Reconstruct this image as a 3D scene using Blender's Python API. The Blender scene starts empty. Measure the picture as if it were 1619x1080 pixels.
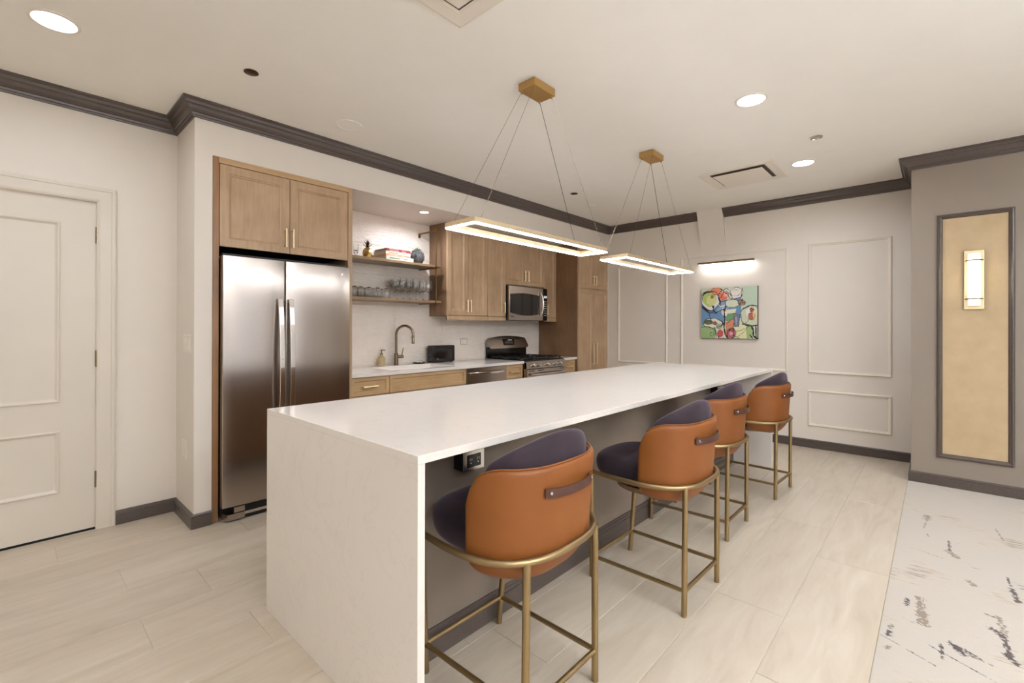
import bpy, bmesh, math, random
from mathutils import Vector, Matrix
random.seed(7)
PI = math.pi
SC = bpy.context.scene
COL = SC.collection

# ------------------------------------------------------------------ camera
W_PX = 1619.0
F_PX = 734.04
yaw = math.radians(41.9) + 0.01
pitch, roll = -0.0016, 0.0025
Fv = Vector((math.cos(yaw)*math.cos(pitch), math.sin(yaw)*math.cos(pitch), -math.sin(pitch)))
Rv = Vector((math.sin(yaw), -math.cos(yaw), 0))
Uv = Rv.cross(Fv)
c_, s_ = math.cos(roll), math.sin(roll)
Rv, Uv = Rv*c_ + Uv*s_, Uv*c_ - Rv*s_
cam = bpy.data.cameras.new('camera')
cam.sensor_fit = 'HORIZONTAL'
cam.sensor_width = 36.0
cam.lens = 36.0*F_PX/W_PX
cam.shift_y = -23.64/W_PX
cam.clip_start = 0.02
cam_o = bpy.data.objects.new('camera', cam)
COL.objects.link(cam_o)
M = Matrix((Rv, Uv, -Fv)).transposed().to_4x4()
M.translation = Vector((0, 0, 1.2888))
cam_o.matrix_world = M
SC.camera = cam_o

# ------------------------------------------------------------------ world, exposure
wd = bpy.data.worlds.new('world'); SC.world = wd
wd.use_nodes = True
wd.node_tree.nodes['Background'].inputs[0].default_value = (1.0, .95, .9, 1)
wd.node_tree.nodes['Background'].inputs[1].default_value = 0.3
SC.view_settings.view_transform = 'Standard'
SC.view_settings.look = 'None'
SC.view_settings.gamma = 1.0
SC.view_settings.exposure = 0.48
try: SC.view_settings.use_curve_mapping = False
except Exception: pass
SC.cycles.max_bounces = 14
SC.cycles.diffuse_bounces = 8
SC.cycles.glossy_bounces = 5
SC.cycles.transmission_bounces = 10
SC.cycles.caustics_reflective = False
SC.cycles.caustics_refractive = False
SC.cycles.sample_clamp_indirect = 6.0

CAN_W = 4.0          # watts per recessed lamp
CAN_COL = (.95, 1.0, 1.08)
PEND_E = 24.0         # pendant strip emission
CEIL = 2.726
FILL_WIN_W = 2.4          # watts per metre of added fill window behind the camera
UP_FILL_W = 74.0           # unseen floor uplighters, added to brighten the ceiling
FILL_COL = (.90, 1.0, 1.14)

# ------------------------------------------------------------------ materials
def srgb(r, g, b):
    f = lambda c: (c/255/12.92) if c/255 <= .04045 else ((c/255+.055)/1.055)**2.4
    return (f(r), f(g), f(b), 1)

def new_mat(name):
    m = bpy.data.materials.new(name); m.use_nodes = True
    return m, m.node_tree, m.node_tree.nodes['Principled BSDF']

def coords(nt, scale=(1, 1, 1), kind='Object', rot=(0, 0, 0)):
    tc = nt.nodes.new('ShaderNodeTexCoord'); mp = nt.nodes.new('ShaderNodeMapping')
    mp.inputs['Scale'].default_value = scale; mp.inputs['Rotation'].default_value = rot
    nt.links.new(tc.outputs[kind], mp.inputs['Vector'])
    return mp.outputs['Vector']

def noise(nt, vec, scale, detail=4, rough=.55, dist=0):
    n = nt.nodes.new('ShaderNodeTexNoise')
    n.inputs['Scale'].default_value = scale; n.inputs['Detail'].default_value = detail
    n.inputs['Roughness'].default_value = rough; n.inputs['Distortion'].default_value = dist
    nt.links.new(vec, n.inputs['Vector'])
    return n.outputs['Fac']

def ramp(nt, fac, stops):
    r = nt.nodes.new('ShaderNodeValToRGB')
    el = r.color_ramp.elements
    while len(el) < len(stops): el.new(.5)
    for e, (p, c) in zip(el, stops): e.position = p; e.color = c
    nt.links.new(fac, r.inputs['Fac'])
    return r.outputs['Color']

def bump(nt, b, fac, strength, dist=.01):
    n = nt.nodes.new('ShaderNodeBump')
    n.inputs['Strength'].default_value = strength; n.inputs['Distance'].default_value = dist
    nt.links.new(fac, n.inputs['Height']); nt.links.new(n.outputs['Normal'], b.inputs['Normal'])

def plain(name, col, rough=.5, metal=0, bumps=None, var=.0, spec=None, **kw):
    m, nt, b = new_mat(name)
    b.inputs['Base Color'].default_value = col
    b.inputs['Roughness'].default_value = rough
    b.inputs['Metallic'].default_value = metal
    if spec is not None: b.inputs['Specular IOR Level'].default_value = spec
    for k, v in kw.items(): b.inputs[k.replace('_', ' ')].default_value = v
    v = coords(nt)
    if var:
        f = noise(nt, v, 6, 3)
        d = tuple(c*(1-var) for c in col[:3]) + (1,); l = tuple(min(1, c*(1+var)) for c in col[:3]) + (1,)
        nt.links.new(ramp(nt, f, [(.3, d), (.7, l)]), b.inputs['Base Color'])
    if bumps: bump(nt, b, noise(nt, v, bumps[0], 3), bumps[1], .002)
    return m

WALL = plain('cream wall paint', srgb(222, 214, 204), .55, bumps=(180, .08), var=.012)
CEILM = plain('ceiling paint', srgb(240, 236, 229), .7, bumps=(150, .08), var=.01)
TRIMW = plain('white door paint', srgb(228, 219, 206), .35, bumps=(60, .03), var=.01)
DOORM = plain('cream door paint', srgb(212, 203, 190), .35, bumps=(60, .03), var=.01)
GREYW = plain('grey wall paint', srgb(138, 126, 114), .4, bumps=(180, .08), var=.015)
SOCKET = plain('white plastic', srgb(226, 218, 208), .3, var=.01)

def m_crown():
    m, nt, b = new_mat('charcoal trim paint')
    f = noise(nt, coords(nt, (40, 40, 40)), 2, 4)
    nt.links.new(ramp(nt, f, [(.3, srgb(76, 66, 61)), (.7, srgb(88, 77, 71))]), b.inputs['Base Color'])
    b.inputs['Roughness'].default_value = .28
    return m
CROWN = m_crown()

def m_wood(name, c0, c1, c2, axis='z', rough=.38):
    m, nt, b = new_mat(name)
    sc = {'z': (9, 9, .7), 'x': (.7, 9, 9), 'y': (9, .7, 9)}[axis]
    v = coords(nt, sc)
    f = noise(nt, v, 6, 6, .6, .6)
    f2 = noise(nt, coords(nt, (1, 1, 1)), 3.0, 3)
    mx = nt.nodes.new('ShaderNodeMix'); mx.data_type = 'FLOAT'; mx.inputs[0].default_value = .55
    nt.links.new(f, mx.inputs[2]); nt.links.new(f2, mx.inputs[3])
    nt.links.new(ramp(nt, mx.outputs[0], [(.32, c0), (.5, c1), (.7, c2)]), b.inputs['Base Color'])
    b.inputs['Roughness'].default_value = rough
    bump(nt, b, f, .12, .001)
    return m
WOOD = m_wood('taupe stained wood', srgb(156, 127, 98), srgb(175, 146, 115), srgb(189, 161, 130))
WOODX = m_wood('taupe stained wood, level grain', srgb(164, 132, 94), srgb(184, 152, 112), srgb(198, 168, 130), 'x')
WOODD = m_wood('walnut stained wood', srgb(104, 77, 54), srgb(120, 90, 64), srgb(134, 103, 75))

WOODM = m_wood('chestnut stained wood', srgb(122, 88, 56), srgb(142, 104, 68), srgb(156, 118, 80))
def m_quartz():
    m, nt, b = new_mat('white quartz')
    v = coords(nt)
    f = noise(nt, v, 3.2, 8, .62, 1.4)
    c = ramp(nt, f, [(0, srgb(228, 221, 215)), (.485, srgb(228, 221, 214)), (.5, srgb(224, 216, 209)), (.515, srgb(228, 221, 214)), (1, srgb(229, 223, 217))])
    nt.links.new(c, b.inputs['Base Color'])
    b.inputs['Roughness'].default_value = .13
    return m
QUARTZ = m_quartz()

def m_plank():
    m, nt, b = new_mat('travertine look plank')
    oi = nt.nodes.new('ShaderNodeObjectInfo')
    tc = nt.nodes.new('ShaderNodeTexCoord'); mp = nt.nodes.new('ShaderNodeMapping')
    add = nt.nodes.new('ShaderNodeVectorMath'); add.operation = 'ADD'
    sc = nt.nodes.new('ShaderNodeVectorMath'); sc.operation = 'SCALE'
    comb = nt.nodes.new('ShaderNodeCombineXYZ')
    for i in range(3): nt.links.new(oi.outputs['Random'], comb.inputs[i])
    nt.links.new(comb.outputs[0], sc.inputs[0]); sc.inputs['Scale'].default_value = 37
    nt.links.new(tc.outputs['Object'], add.inputs[0]); nt.links.new(sc.outputs[0], add.inputs[1])
    mp.inputs['Scale'].default_value = (.9, 5.5, 1); nt.links.new(add.outputs[0], mp.inputs['Vector'])
    f = noise(nt, mp.outputs['Vector'], 2.0, 7, .6, .9)
    c = ramp(nt, f, [(.25, srgb(180, 166, 147)), (.45, srgb(192, 179, 161)), (.6, srgb(198, 186, 169)), (.8, srgb(206, 196, 181))])
    hs = nt.nodes.new('ShaderNodeHueSaturation')
    mr = nt.nodes.new('ShaderNodeMapRange'); mr.inputs[3].default_value = .97; mr.inputs[4].default_value = 1.02
    nt.links.new(oi.outputs['Random'], mr.inputs[0]); nt.links.new(mr.outputs[0], hs.inputs['Value'])
    nt.links.new(c, hs.inputs['Color']); nt.links.new(hs.outputs[0], b.inputs['Base Color'])
    b.inputs['Roughness'].default_value = .36
    bump(nt, b, f, .08, .002)
    return m
PLANK = m_plank()
GROUT = plain('pale grout', srgb(206, 196, 180), .8, var=.03)

def m_steel(name, col, rough, axis):
    m, nt, b = new_mat(name)
    b.inputs['Metallic'].default_value = 1
    b.inputs['Base Color'].default_value = col
    sc = {'x': (.6, 200, 200), 'z': (200, 200, .6)}[axis]
    f = noise(nt, coords(nt, sc), 2.2, 3)
    r = nt.nodes.new('ShaderNodeMapRange'); r.inputs[3].default_value = rough-.05; r.inputs[4].default_value = rough+.06
    nt.links.new(f, r.inputs[0]); nt.links.new(r.outputs[0], b.inputs['Roughness'])
    b.inputs['Anisotropic'].default_value = .4
    bump(nt, b, f, .02, .0003)
    return m
STEEL = m_steel('brushed stainless steel', srgb(176, 166, 158), .22, 'x')
STEELP = m_steel('polished steel', srgb(222, 216, 210), .16, 'z')
BRASS = plain('satin brass', srgb(186, 150, 94), .5, .75, var=.04)
BRASSH = plain('pale brass pull', srgb(244, 226, 186), .42, 1, var=.03)
BRONZE = plain('brushed bronze', srgb(158, 136, 100), .42, 1, var=.08, bumps=(60, .05))
NICKEL = plain('bronzed nickel', srgb(140, 126, 106), .26, 1, var=.04)
BLACK = plain('black enamel', srgb(16, 14, 14), .14, var=.05)
BLACKM = plain('matt black', srgb(13, 12, 12), .5, var=.05)
GLASSK = plain('black oven glass', srgb(26, 21, 20), .05, var=.05)
DARKV = plain('dark cavity', srgb(10, 9, 8), .8, var=.05)
LEATH = None
def m_leather():
    m, nt, b = new_mat('caramel leather')
    v = coords(nt)
    nt.links.new(ramp(nt, noise(nt, v, 5, 4), [(.3, srgb(120, 68, 26)), (.7, srgb(130, 76, 31))]), b.inputs['Base Color'])
    b.inputs['Roughness'].default_value = .48
    b.inputs['Specular IOR Level'].default_value = .35
    bump(nt, b, noise(nt, v, 420, 3), .10, .001)
    return m
LEATH = m_leather()
STRAP = plain('dark brown leather', srgb(70, 38, 28), .38, bumps=(300, .1), var=.06)
def m_velvet():
    m, nt, b = new_mat('aubergine velvet')
    v = coords(nt)
    nt.links.new(ramp(nt, noise(nt, v, 9, 5), [(.3, srgb(36, 25, 33)), (.7, srgb(50, 37, 46))]), b.inputs['Base Color'])
    b.inputs['Roughness'].default_value = .9
    b.inputs['Sheen Weight'].default_value = .4
    b.inputs['Sheen Roughness'].default_value = .35
    b.inputs['Sheen Tint'].default_value = srgb(200, 180, 200)
    bump(nt, b, noise(nt, v, 500, 2), .3, .001)
    return m
VELVET = m_velvet()
ISLP = plain('taupe satin laminate', srgb(132, 119, 107), .3, var=.04, bumps=(30, .05))

def m_gold_paper():
    m, nt, b = new_mat('gold grasscloth')
    v = coords(nt, (1, 1, 1))
    f = noise(nt, v, 240, 3); f2 = noise(nt, v, 7, 4)
    nt.links.new(ramp(nt, f2, [(.3, srgb(178, 155, 120)), (.7, srgb(187, 164, 130))]), b.inputs['Base Color'])
    b.inputs['Roughness'].default_value = .5
    bump(nt, b, f, .12, .001)
    return m
GOLDP = m_gold_paper()

def m_tile():
    m, nt, b = new_mat('wavy glazed tile')
    v = coords(nt, (1.5, 1, 7))
    f = noise(nt, v, 11, 3, .5, .8)
    b.inputs['Base Color'].default_value = srgb(214, 203, 192)
    nt.links.new(ramp(nt, noise(nt, coords(nt), 4, 2), [(.3, srgb(240, 229, 218)), (.7, srgb(247, 238, 228))]), b.inputs['Base Color'])
    b.inputs['Roughness'].default_value = .08
    bump(nt, b, f, 1.0, .015)
    return m
TILE = m_tile()

def m_glass():
    m, nt, b = new_mat('clear glass')
    b.inputs['Base Color'].default_value = (1, 1, 1, 1)
    b.inputs['Roughness'].default_value = .01
    b.inputs['IOR'].default_value = 1.45
    b.inputs['Transmission Weight'].default_value = 1
    nt.links.new(ramp(nt, noise(nt, coords(nt), 3), [(.2, (.985, .99, .985, 1)), (.8, (1, 1, 1, 1))]), b.inputs['Base Color'])
    return m
GLASS = m_glass()

def emis(name, col, e):
    m, nt, b = new_mat(name)
    b.inputs['Base Color'].default_value = (.9, .9, .9, 1)
    b.inputs['Emission Color'].default_value = tuple(col[:3]) + (1,)
    b.inputs['Emission Strength'].default_value = e
    r = ramp(nt, noise(nt, coords(nt), 3), [(.2, (.88, .88, .88, 1)), (.8, (.92, .92, .92, 1))])
    nt.links.new(r, b.inputs['Base Color'])
    return m
E_CAN = emis('lit lamp lens', CAN_COL, 9)
E_STRIP = emis('lit pendant diffuser', (.95, 1.0, 1.07), PEND_E)
E_SCONCE = emis('lit sconce glass', (1, .86, .60), 9)
def sconce_glow():   # the tube behind the glass is brightest half way up
    nt = E_SCONCE.node_tree; b = nt.nodes['Principled BSDF']
    tc = nt.nodes.new('ShaderNodeTexCoord'); sx = nt.nodes.new('ShaderNodeSeparateXYZ')
    nt.links.new(tc.outputs['Generated'], sx.inputs[0])
    fc = nt.nodes.new('ShaderNodeFloatCurve'); cv = fc.mapping.curves[0]
    cv.points[0].location = (0, .10); cv.points[1].location = (1, .10)
    for p in ((.14, .14), (.24, .55), (.5, 1), (.78, .6), (.9, .2)): cv.points.new(*p)
    fc.mapping.update()
    nt.links.new(sx.outputs['Z'], fc.inputs['Value'])
    m = nt.nodes.new('ShaderNodeMath'); m.operation = 'MULTIPLY'; m.inputs[1].default_value = 6
    nt.links.new(fc.outputs[0], m.inputs[0]); nt.links.new(m.outputs[0], b.inputs['Emission Strength'])
sconce_glow()
E_PIC = emis('picture lamp lens', (1, .96, .92), 4)

def m_attr(name, rough, bsc=None, bst=0):
    m, nt, b = new_mat(name)
    a = nt.nodes.new('ShaderNodeVertexColor'); a.layer_name = 'Col'
    nt.links.new(a.outputs['Color'], b.inputs['Base Color'])
    b.inputs['Roughness'].default_value = rough
    if bsc: bump(nt, b, noise(nt, coords(nt), bsc, 3), bst, .003)
    return m

# ------------------------------------------------------------------ mesh helpers
class MB:
    def __init__(s): s.v = []; s.f = []
    def add(s, vs, fs):
        o = len(s.v); s.v += [tuple(p) for p in vs]; s.f += [tuple(i+o for i in f) for f in fs]
        return s
    def box(s, x0, x1, y0, y1, z0, z1):
        x0, x1 = min(x0, x1), max(x0, x1); y0, y1 = min(y0, y1), max(y0, y1); z0, z1 = min(z0, z1), max(z0, z1)
        vs = [(x0, y0, z0), (x1, y0, z0), (x1, y1, z0), (x0, y1, z0), (x0, y0, z1), (x1, y0, z1), (x1, y1, z1), (x0, y1, z1)]
        return s.add(vs, [(0, 3, 2, 1), (4, 5, 6, 7), (0, 1, 5, 4), (1, 2, 6, 5), (2, 3, 7, 6), (3, 0, 4, 7)])
    def loft(s, loops, closed=False, caps=True):
        """loops: equally long rings of points; quads between them"""
        n = len(loops[0]); vs = [p for l in loops for p in l]; fs = []
        m = len(loops)
        for k in range(m if closed else m-1):
            a, b = k*n, ((k+1) % m)*n
            for i in range(n):
                j = (i+1) % n
                fs.append((a+i, a+j, b+j, b+i))
        if caps and not closed:
            fs.append(tuple(reversed(range(n)))); fs.append(tuple((m-1)*n+i for i in range(n)))
        return s.add(vs, fs)
    def strip(s, rows, cyc=False):
        """open grid of points"""
        n = len(rows[0]); vs = [p for l in rows for p in l]; fs = []
        for k in range(len(rows)-1):
            for i in range(n if cyc else n-1):
                j = (i+1) % n
                fs.append((k*n+i, k*n+j, (k+1)*n+j, (k+1)*n+i))
        return s.add(vs, fs)
    def tube(s, pts, r, n=10, cyc=False):
        pts = [Vector(p) for p in pts]; m = len(pts); loops = []
        prev = None
        for i, p in enumerate(pts):
            a = pts[(i-1) % m] if (cyc or i > 0) else p
            b = pts[(i+1) % m] if (cyc or i < m-1) else p
            t = (b-a).normalized()
            if prev is None:
                u = t.cross(Vector((0, 0, 1)))
                if u.length < 1e-3: u = Vector((1, 0, 0))
                u.normalize()
            else:
                u = (prev - t*prev.dot(t)).normalized()
            prev = u; w = t.cross(u)
            rr = r[i] if isinstance(r, (list, tuple)) else r
            loops.append([p + (u*math.cos(2*PI*k/n) + w*math.sin(2*PI*k/n))*rr for k in range(n)])
        return s.loft(loops, closed=cyc)
    def lathe(s, prof, c=(0, 0, 0), n=24, axis='z'):
        """prof: (r, h) list"""
        loops = []
        for r, h in prof:
            r = max(r, 1e-5); l = []
            for k in range(n):
                a = 2*PI*k/n; x, y = r*math.cos(a), r*math.sin(a)
                if axis == 'z': l.append((c[0]+x, c[1]+y, c[2]+h))
                elif axis == 'y': l.append((c[0]+x, c[1]+h, c[2]+y))
                else: l.append((c[0]+h, c[1]+x, c[2]+y))
            loops.append(l)
        return s.loft(loops)
    def rects(s, plane, steps, u0, u1, v0, v1, cap=True):
        """steps: (inset, out) rectangles lofted one after the other on a plane"""
        loops = []
        for ins, d in steps:
            loops.append([plane(u0+ins, v0+ins, d), plane(u1-ins, v0+ins, d), plane(u1-ins, v1-ins, d), plane(u0+ins, v1-ins, d)])
        return s.loft(loops, caps=cap, closed=not cap)

def plane_y(y0): return lambda u, v, d: (u, y0-d, v)     # faces the room, towards -y
def plane_yb(y0): return lambda u, v, d: (u, y0+d, v)
def plane_x(x0): return lambda u, v, d: (x0-d, u, v)
def plane_zc(z0): return lambda u, v, d: (u, v, z0-d)

def finish(name, mb, mat, parent=None, smooth=False, bev=0, seg=2, local=False, sub=0, recalc=True):
    me = bpy.data.meshes.new(name)
    off = Vector((0, 0, 0))
    if parent is not None and not local: off = Vector(parent.get('_o', (0, 0, 0)))
    me.from_pydata([tuple(Vector(p)-off) for p in mb.v], [], mb.f)
    if recalc:
        bm = bmesh.new(); bm.from_mesh(me)
        bmesh.ops.remove_doubles(bm, verts=bm.verts, dist=1e-6)
        bmesh.ops.recalc_face_normals(bm, faces=bm.faces)
        bm.to_mesh(me); bm.free()
    me.materials.append(mat)
    o = bpy.data.objects.new(name, me); COL.objects.link(o)
    if parent is not None:
        o.parent = parent; o['_o'] = parent.get('_o', (0.0, 0.0, 0.0))
    if bev:
        md = o.modifiers.new('edge', 'BEVEL'); md.width = bev; md.segments = seg; md.limit_method = 'ANGLE'; md.angle_limit = .7
        md.harden_normals = False
    if sub:
        md = o.modifiers.new('smooth', 'SUBSURF'); md.levels = sub; md.render_levels = sub
    if smooth:
        for p in me.polygons: p.use_smooth = True
        if not sub:
            try: me.set_sharp_from_angle(angle=math.radians(38))
            except Exception: pass
    return o

def tag(o, label=None, cat=None, group=None, kind=None):
    if label: o['label'] = label
    if cat: o['category'] = cat
    if group: o['group'] = group
    if kind: o['kind'] = kind
    return o

def thing(name, loc, label, cat, group=None):
    o = bpy.data.objects.new(name, None); COL.objects.link(o)
    o.location = loc; o['_o'] = tuple(float(c) for c in loc); o.empty_display_size = .1
    return tag(o, label, cat, group)

def copy_tree(o, parent=None):
    c = o.copy(); COL.objects.link(c)
    if parent is not None: c.parent = parent
    for ch in [x for x in bpy.data.objects if x.parent == o]: copy_tree(ch, c)
    return c

def sweep_xy(path, prof, cyc=False, side=1):
    """profile (d off the wall, z) swept along a level path with mitred corners"""
    n = len(path); loops = []
    for i, p in enumerate(path):
        p = Vector(p)
        def nrm(a, b):
            t = (Vector(b)-Vector(a)).normalized(); return Vector((t.y, -t.x))*side
        ns = []
        if cyc or i > 0: ns.append(nrm(path[i-1], path[i]))
        if cyc or i < n-1: ns.append(nrm(path[i], path[(i+1) % n]))
        if len(ns) == 2:
            m = (ns[0]+ns[1]).normalized(); m = m/max(.2, m.dot(ns[0]))
        else: m = ns[0]
        loops.append([(p.x+m.x*d, p.y+m.y*d, z) for d, z in prof])
    return MB().loft(loops, closed=cyc)

# ------------------------------------------------------------------ room shell
XL, YR = -3.0, -4.0          # unseen ends of the room
XB, YK, YD, XK = 5.873, 3.495, 3.94, 0.815
XQ, YQ = 5.184, 0.162
YN = 4.155                    # backsplash
ZN = 2.41                     # niche head
def struct(name, mb, mat, **k): return tag(finish(name, mb, mat, **k), kind='structure')

floor = struct('floor', MB().box(XL, XB, YQ+.018, YD+.12, -.1, -.003), GROUT)
struct('ceiling', MB().box(XL-.1, XB+.1, YR-.1, 4.3, CEIL, CEIL+.1), CEILM)

DX0, DX1, DZ = -.515, .396, 2.08     # door opening
wl = MB(); wl.box(XL, DX0, YD, YD+.12, 0, CEIL); wl.box(DX1, XK+.0, YD, YD+.12, 0, CEIL); wl.box(DX0, DX1, YD, YD+.12, DZ, CEIL)
struct('wall_left', wl, WALL)
wk = MB()
wk.box(XK, .915, YK, 4.26, 0, CEIL)
wk.box(.915, XB, YK, 4.26, ZN, CEIL)
wk.box(.915, XB, YN, 4.26, 0, ZN)
wk.box(5.828, XB, YK, YN, 0, ZN)
kit_wall = struct('wall_kitchen', wk, WALL)
wb = MB().box(XB, XB+.12, YQ, 4.26, 0, CEIL)
# wedge shaped boxed-in beam end on the back wall
wb.loft([[(XB, 1.905, CEIL), (XB, 2.205, CEIL), (XB, 2.175, 2.27), (XB, 1.885, 2.27)],
         [(XB-.075, 1.905, CEIL), (XB-.075, 2.205, CEIL), (XB-.001, 2.175, 2.27), (XB-.001, 1.885, 2.27)]])
struct('wall_back', wb, WALL)
struct('wall_right', MB().box(XQ, XB+.12, YR, YQ, 0, CEIL), GREYW)
# the part of the room behind the camera: two walls, tall windows added as fill light
def fill_window_wall(name, axis, pos, out, a0, a1, wins, z0, z1):
    mb = MB(); e = a0
    def bx(u0, u1, za, zb):
        if axis == 'x': mb.box(pos, pos+out, u0, u1, za, zb)
        else: mb.box(u0, u1, pos, pos+out, za, zb)
    for (u0, u1) in wins:
        bx(e, u0, 0, CEIL); bx(u0, u1, 0, z0); bx(u0, u1, z1, CEIL); e = u1
    bx(e, a1, 0, CEIL)
    struct(name, mb, WALL)
WZ0, WZ1 = .5, 2.45
fill_winx = [(-3.4, -1.9), (-1.4, .1), (.7, 2.2)]
fill_winy = [(-2.4, -.7), (-.1, 1.6), (2.2, 3.9), (4.3, 5.0)][:3]
fill_window_wall('wall_near', 'x', XL, -.12, YR, YD+.12, fill_winx, WZ0, WZ1)
fill_window_wall('wall_rear', 'y', YR, -.12, XL-.12, XQ, fill_winy, WZ0, WZ1)
wn = 1
for (u0, u1) in fill_winx+fill_winy:
    ax = (u0, u1) in fill_winx
    pl_ = (lambda u, v, d: (XL-.05+d, u, v)) if ax else (lambda u, v, d: (u, YR-.05+d, v))
    mb = MB().rects(pl_, [(0, -.03), (0, .02), (.05, .02), (.05, -.03)], u0, u1, WZ0, WZ1, cap=False)
    um = (u0+u1)/2
    mb.loft([[pl_(um-.02, WZ0+.05, -.02), pl_(um+.02, WZ0+.05, -.02), pl_(um+.02, WZ1-.05, -.02), pl_(um-.02, WZ1-.05, -.02)],
             [pl_(um-.02, WZ0+.05, .01), pl_(um+.02, WZ0+.05, .01), pl_(um+.02, WZ1-.05, .01), pl_(um-.02, WZ1-.05, .01)]])
    struct('window_%d' % wn, mb, TRIMW)
    l = bpy.data.lights.new('window_daylight', 'AREA'); l.shape = 'RECTANGLE'; l.size = u1-u0-.1; l.size_y = WZ1-WZ0-.1  # fill light standing in the added window
    l.energy = FILL_WIN_W*(u1-u0)*(.05 if ax else 2.0); l.color = FILL_COL
    lo = bpy.data.objects.new('window_daylight', l); COL.objects.link(lo)
    if ax: lo.location = (XL-.10, um, (WZ0+WZ1)/2); lo.rotation_euler = (PI/2, 0, -PI/2)
    else: lo.location = (um, YR-.10, (WZ0+WZ1)/2); lo.rotation_euler = (PI/2, 0, 0)
    wn += 1

# floor planks, 0.30 x 1.2, running along x
jx = {0: .405, 1: .69, 2: .41}
row = 0; y = YQ+.018
edges = [YQ+.018, .5, .8, 1.1, 1.4, 1.7, 2.0, 2.3, 2.6, 2.9, 3.2, 3.5, 3.8, YD+.02]
offs = {YQ+.018: 1.9, .5: 1.15, .8: 2.33, 1.1: 1.41, 1.4: 1.28, 1.7: .85, 2.0: 1.95, 2.3: .405, 2.6: .69, 2.9: .41, 3.2: 1.05, 3.5: .2, 3.8: .6}
g = .0013
def plank(x0, x1, y0, y1):
    mb = MB()
    w = .0012
    mb.loft([[(x0, y0, -.003), (x1, y0, -.003), (x1, y1, -.003), (x0, y1, -.003)],
             [(x0, y0, -w), (x1, y0, -w), (x1, y1, -w), (x0, y1, -w)],
             [(x0+w, y0+w, 0), (x1-w, y0+w, 0), (x1-w, y1-w, 0), (x0+w, y1-w, 0)]])
    finish('plank', mb, PLANK, floor, recalc=False)
for a, b in zip(edges[:-1], edges[1:]):
    if b-a < .02: continue
    o = offs.get(a, .9)
    x = o - 1.2*math.ceil((o-XL)/1.2)
    while x < XB:
        x0, x1 = max(x, XL), min(x+1.2, XB)
        if b <= YK+.02 or x0 < .9:
            if b > YK+.02: x1 = min(x1, XK)
            if x1-x0 > .03: plank(x0+g, x1-g, a+g, min(b, YD)-g)
        x += 1.2

# mouldings
cp, ch = .0785, .0999
crown_prof = [(0, CEIL-ch), (.011, CEIL-ch), (.014, CEIL-ch+.010), (.020, CEIL-ch+.014), (.022, CEIL-ch+.024), (.030, CEIL-ch+.030),
              (.040, CEIL-ch+.042), (.049, CEIL-ch+.058), (.053, CEIL-ch+.062), (.060, CEIL-ch+.066), (.066, CEIL-ch+.080), (.070, CEIL-ch+.084),
              (cp, CEIL-ch+.088), (cp, CEIL), (0, CEIL)]
struct('trim_1', sweep_xy([(XL, YD), (XK, YD), (XK, YK), (XB, YK), (XB, 2.205)], crown_prof), CROWN)
struct('trim_2', sweep_xy([(XB, 1.905), (XB, YQ), (XQ, YQ), (XQ, YR)], crown_prof), CROWN)
base_prof = [(0, 0), (.0175, 0), (.0175, .066), (.0135, .069), (.0135, .073), (.0165, .075), (.0155, .080), (.010, .084), (.006, .0904), (0, .0904)]
struct('baseboard_left', sweep_xy([(.487, YD), (XK, YD), (XK, YK), (.916, YK)], base_prof), CROWN)
struct('baseboard_back', sweep_xy([(XB, YK), (XB, YQ), (XQ, YQ), (XQ, YR)], base_prof), CROWN)
struct('baseboard_near', sweep_xy([(XL, YR), (XL, YD), (DX0-.095, YD)], base_prof), CROWN)

def moulding(name, plane, u0, u1, v0, v1, w=.028, h=.016, mat=TRIMW, **k):
    return struct(name, MB().rects(plane, [(0, 0), (.0, h*.45), (.004, h*.62), (.008, h), (.013, h), (.017, h*.6), (w-.003, h*.5), (w, .0)], u0, u1, v0, v1, cap=False), mat, **k)
n = 3
for (a, b, z0, z1) in [(.325, 1.03, .803, 2.195), (.325, 1.03, .235, .622), (1.222, 2.43, .803, 2.185), (1.222, 2.43, .235, .622), (2.61, 3.335, .803, 2.14), (2.61, 3.335, .235, .622)]:
    moulding('trim_%d' % n, plane_x(XB), a, b, z0, z1); n += 1

# door
door = struct('door_1', MB().box(DX0+.004, DX1-.004, YD+.016, YD+.056, .012, DZ-.004), DOORM)
def dpan(z0, z1, u1=.228, u0=-.347):
    finish('panel_moulding', MB().rects(plane_y(YD+.016), [(0, -.002), (0, .006), (.006, .010), (.012, .009), (.020, .002), (.03, -.002)], u0, u1, z0, z1, cap=False), DOORM, door)
dpan(.822, 1.93); dpan(.268, .648)
for z in (1.867, 1.083, .318):
    mb = MB().lathe([(.007, -.052), (.007, .052)], (DX1-.001, YD+.006, z), 10); mb.lathe([(.0045, .052), (.003, .058)], (DX1-.001, YD+.006, z), 8)
    mb.box(DX1-.008, DX1+.004, YD+.008, YD+.017, z-.05, z+.05)
    h = finish('hinge', mb, NICKEL, door)
cas = [(0, 0), (0, .014), (.010, .018), (.022, .018), (.026, .014), (.078, .010), (.086, .008), (.092, .006), (.092, 0)]
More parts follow.
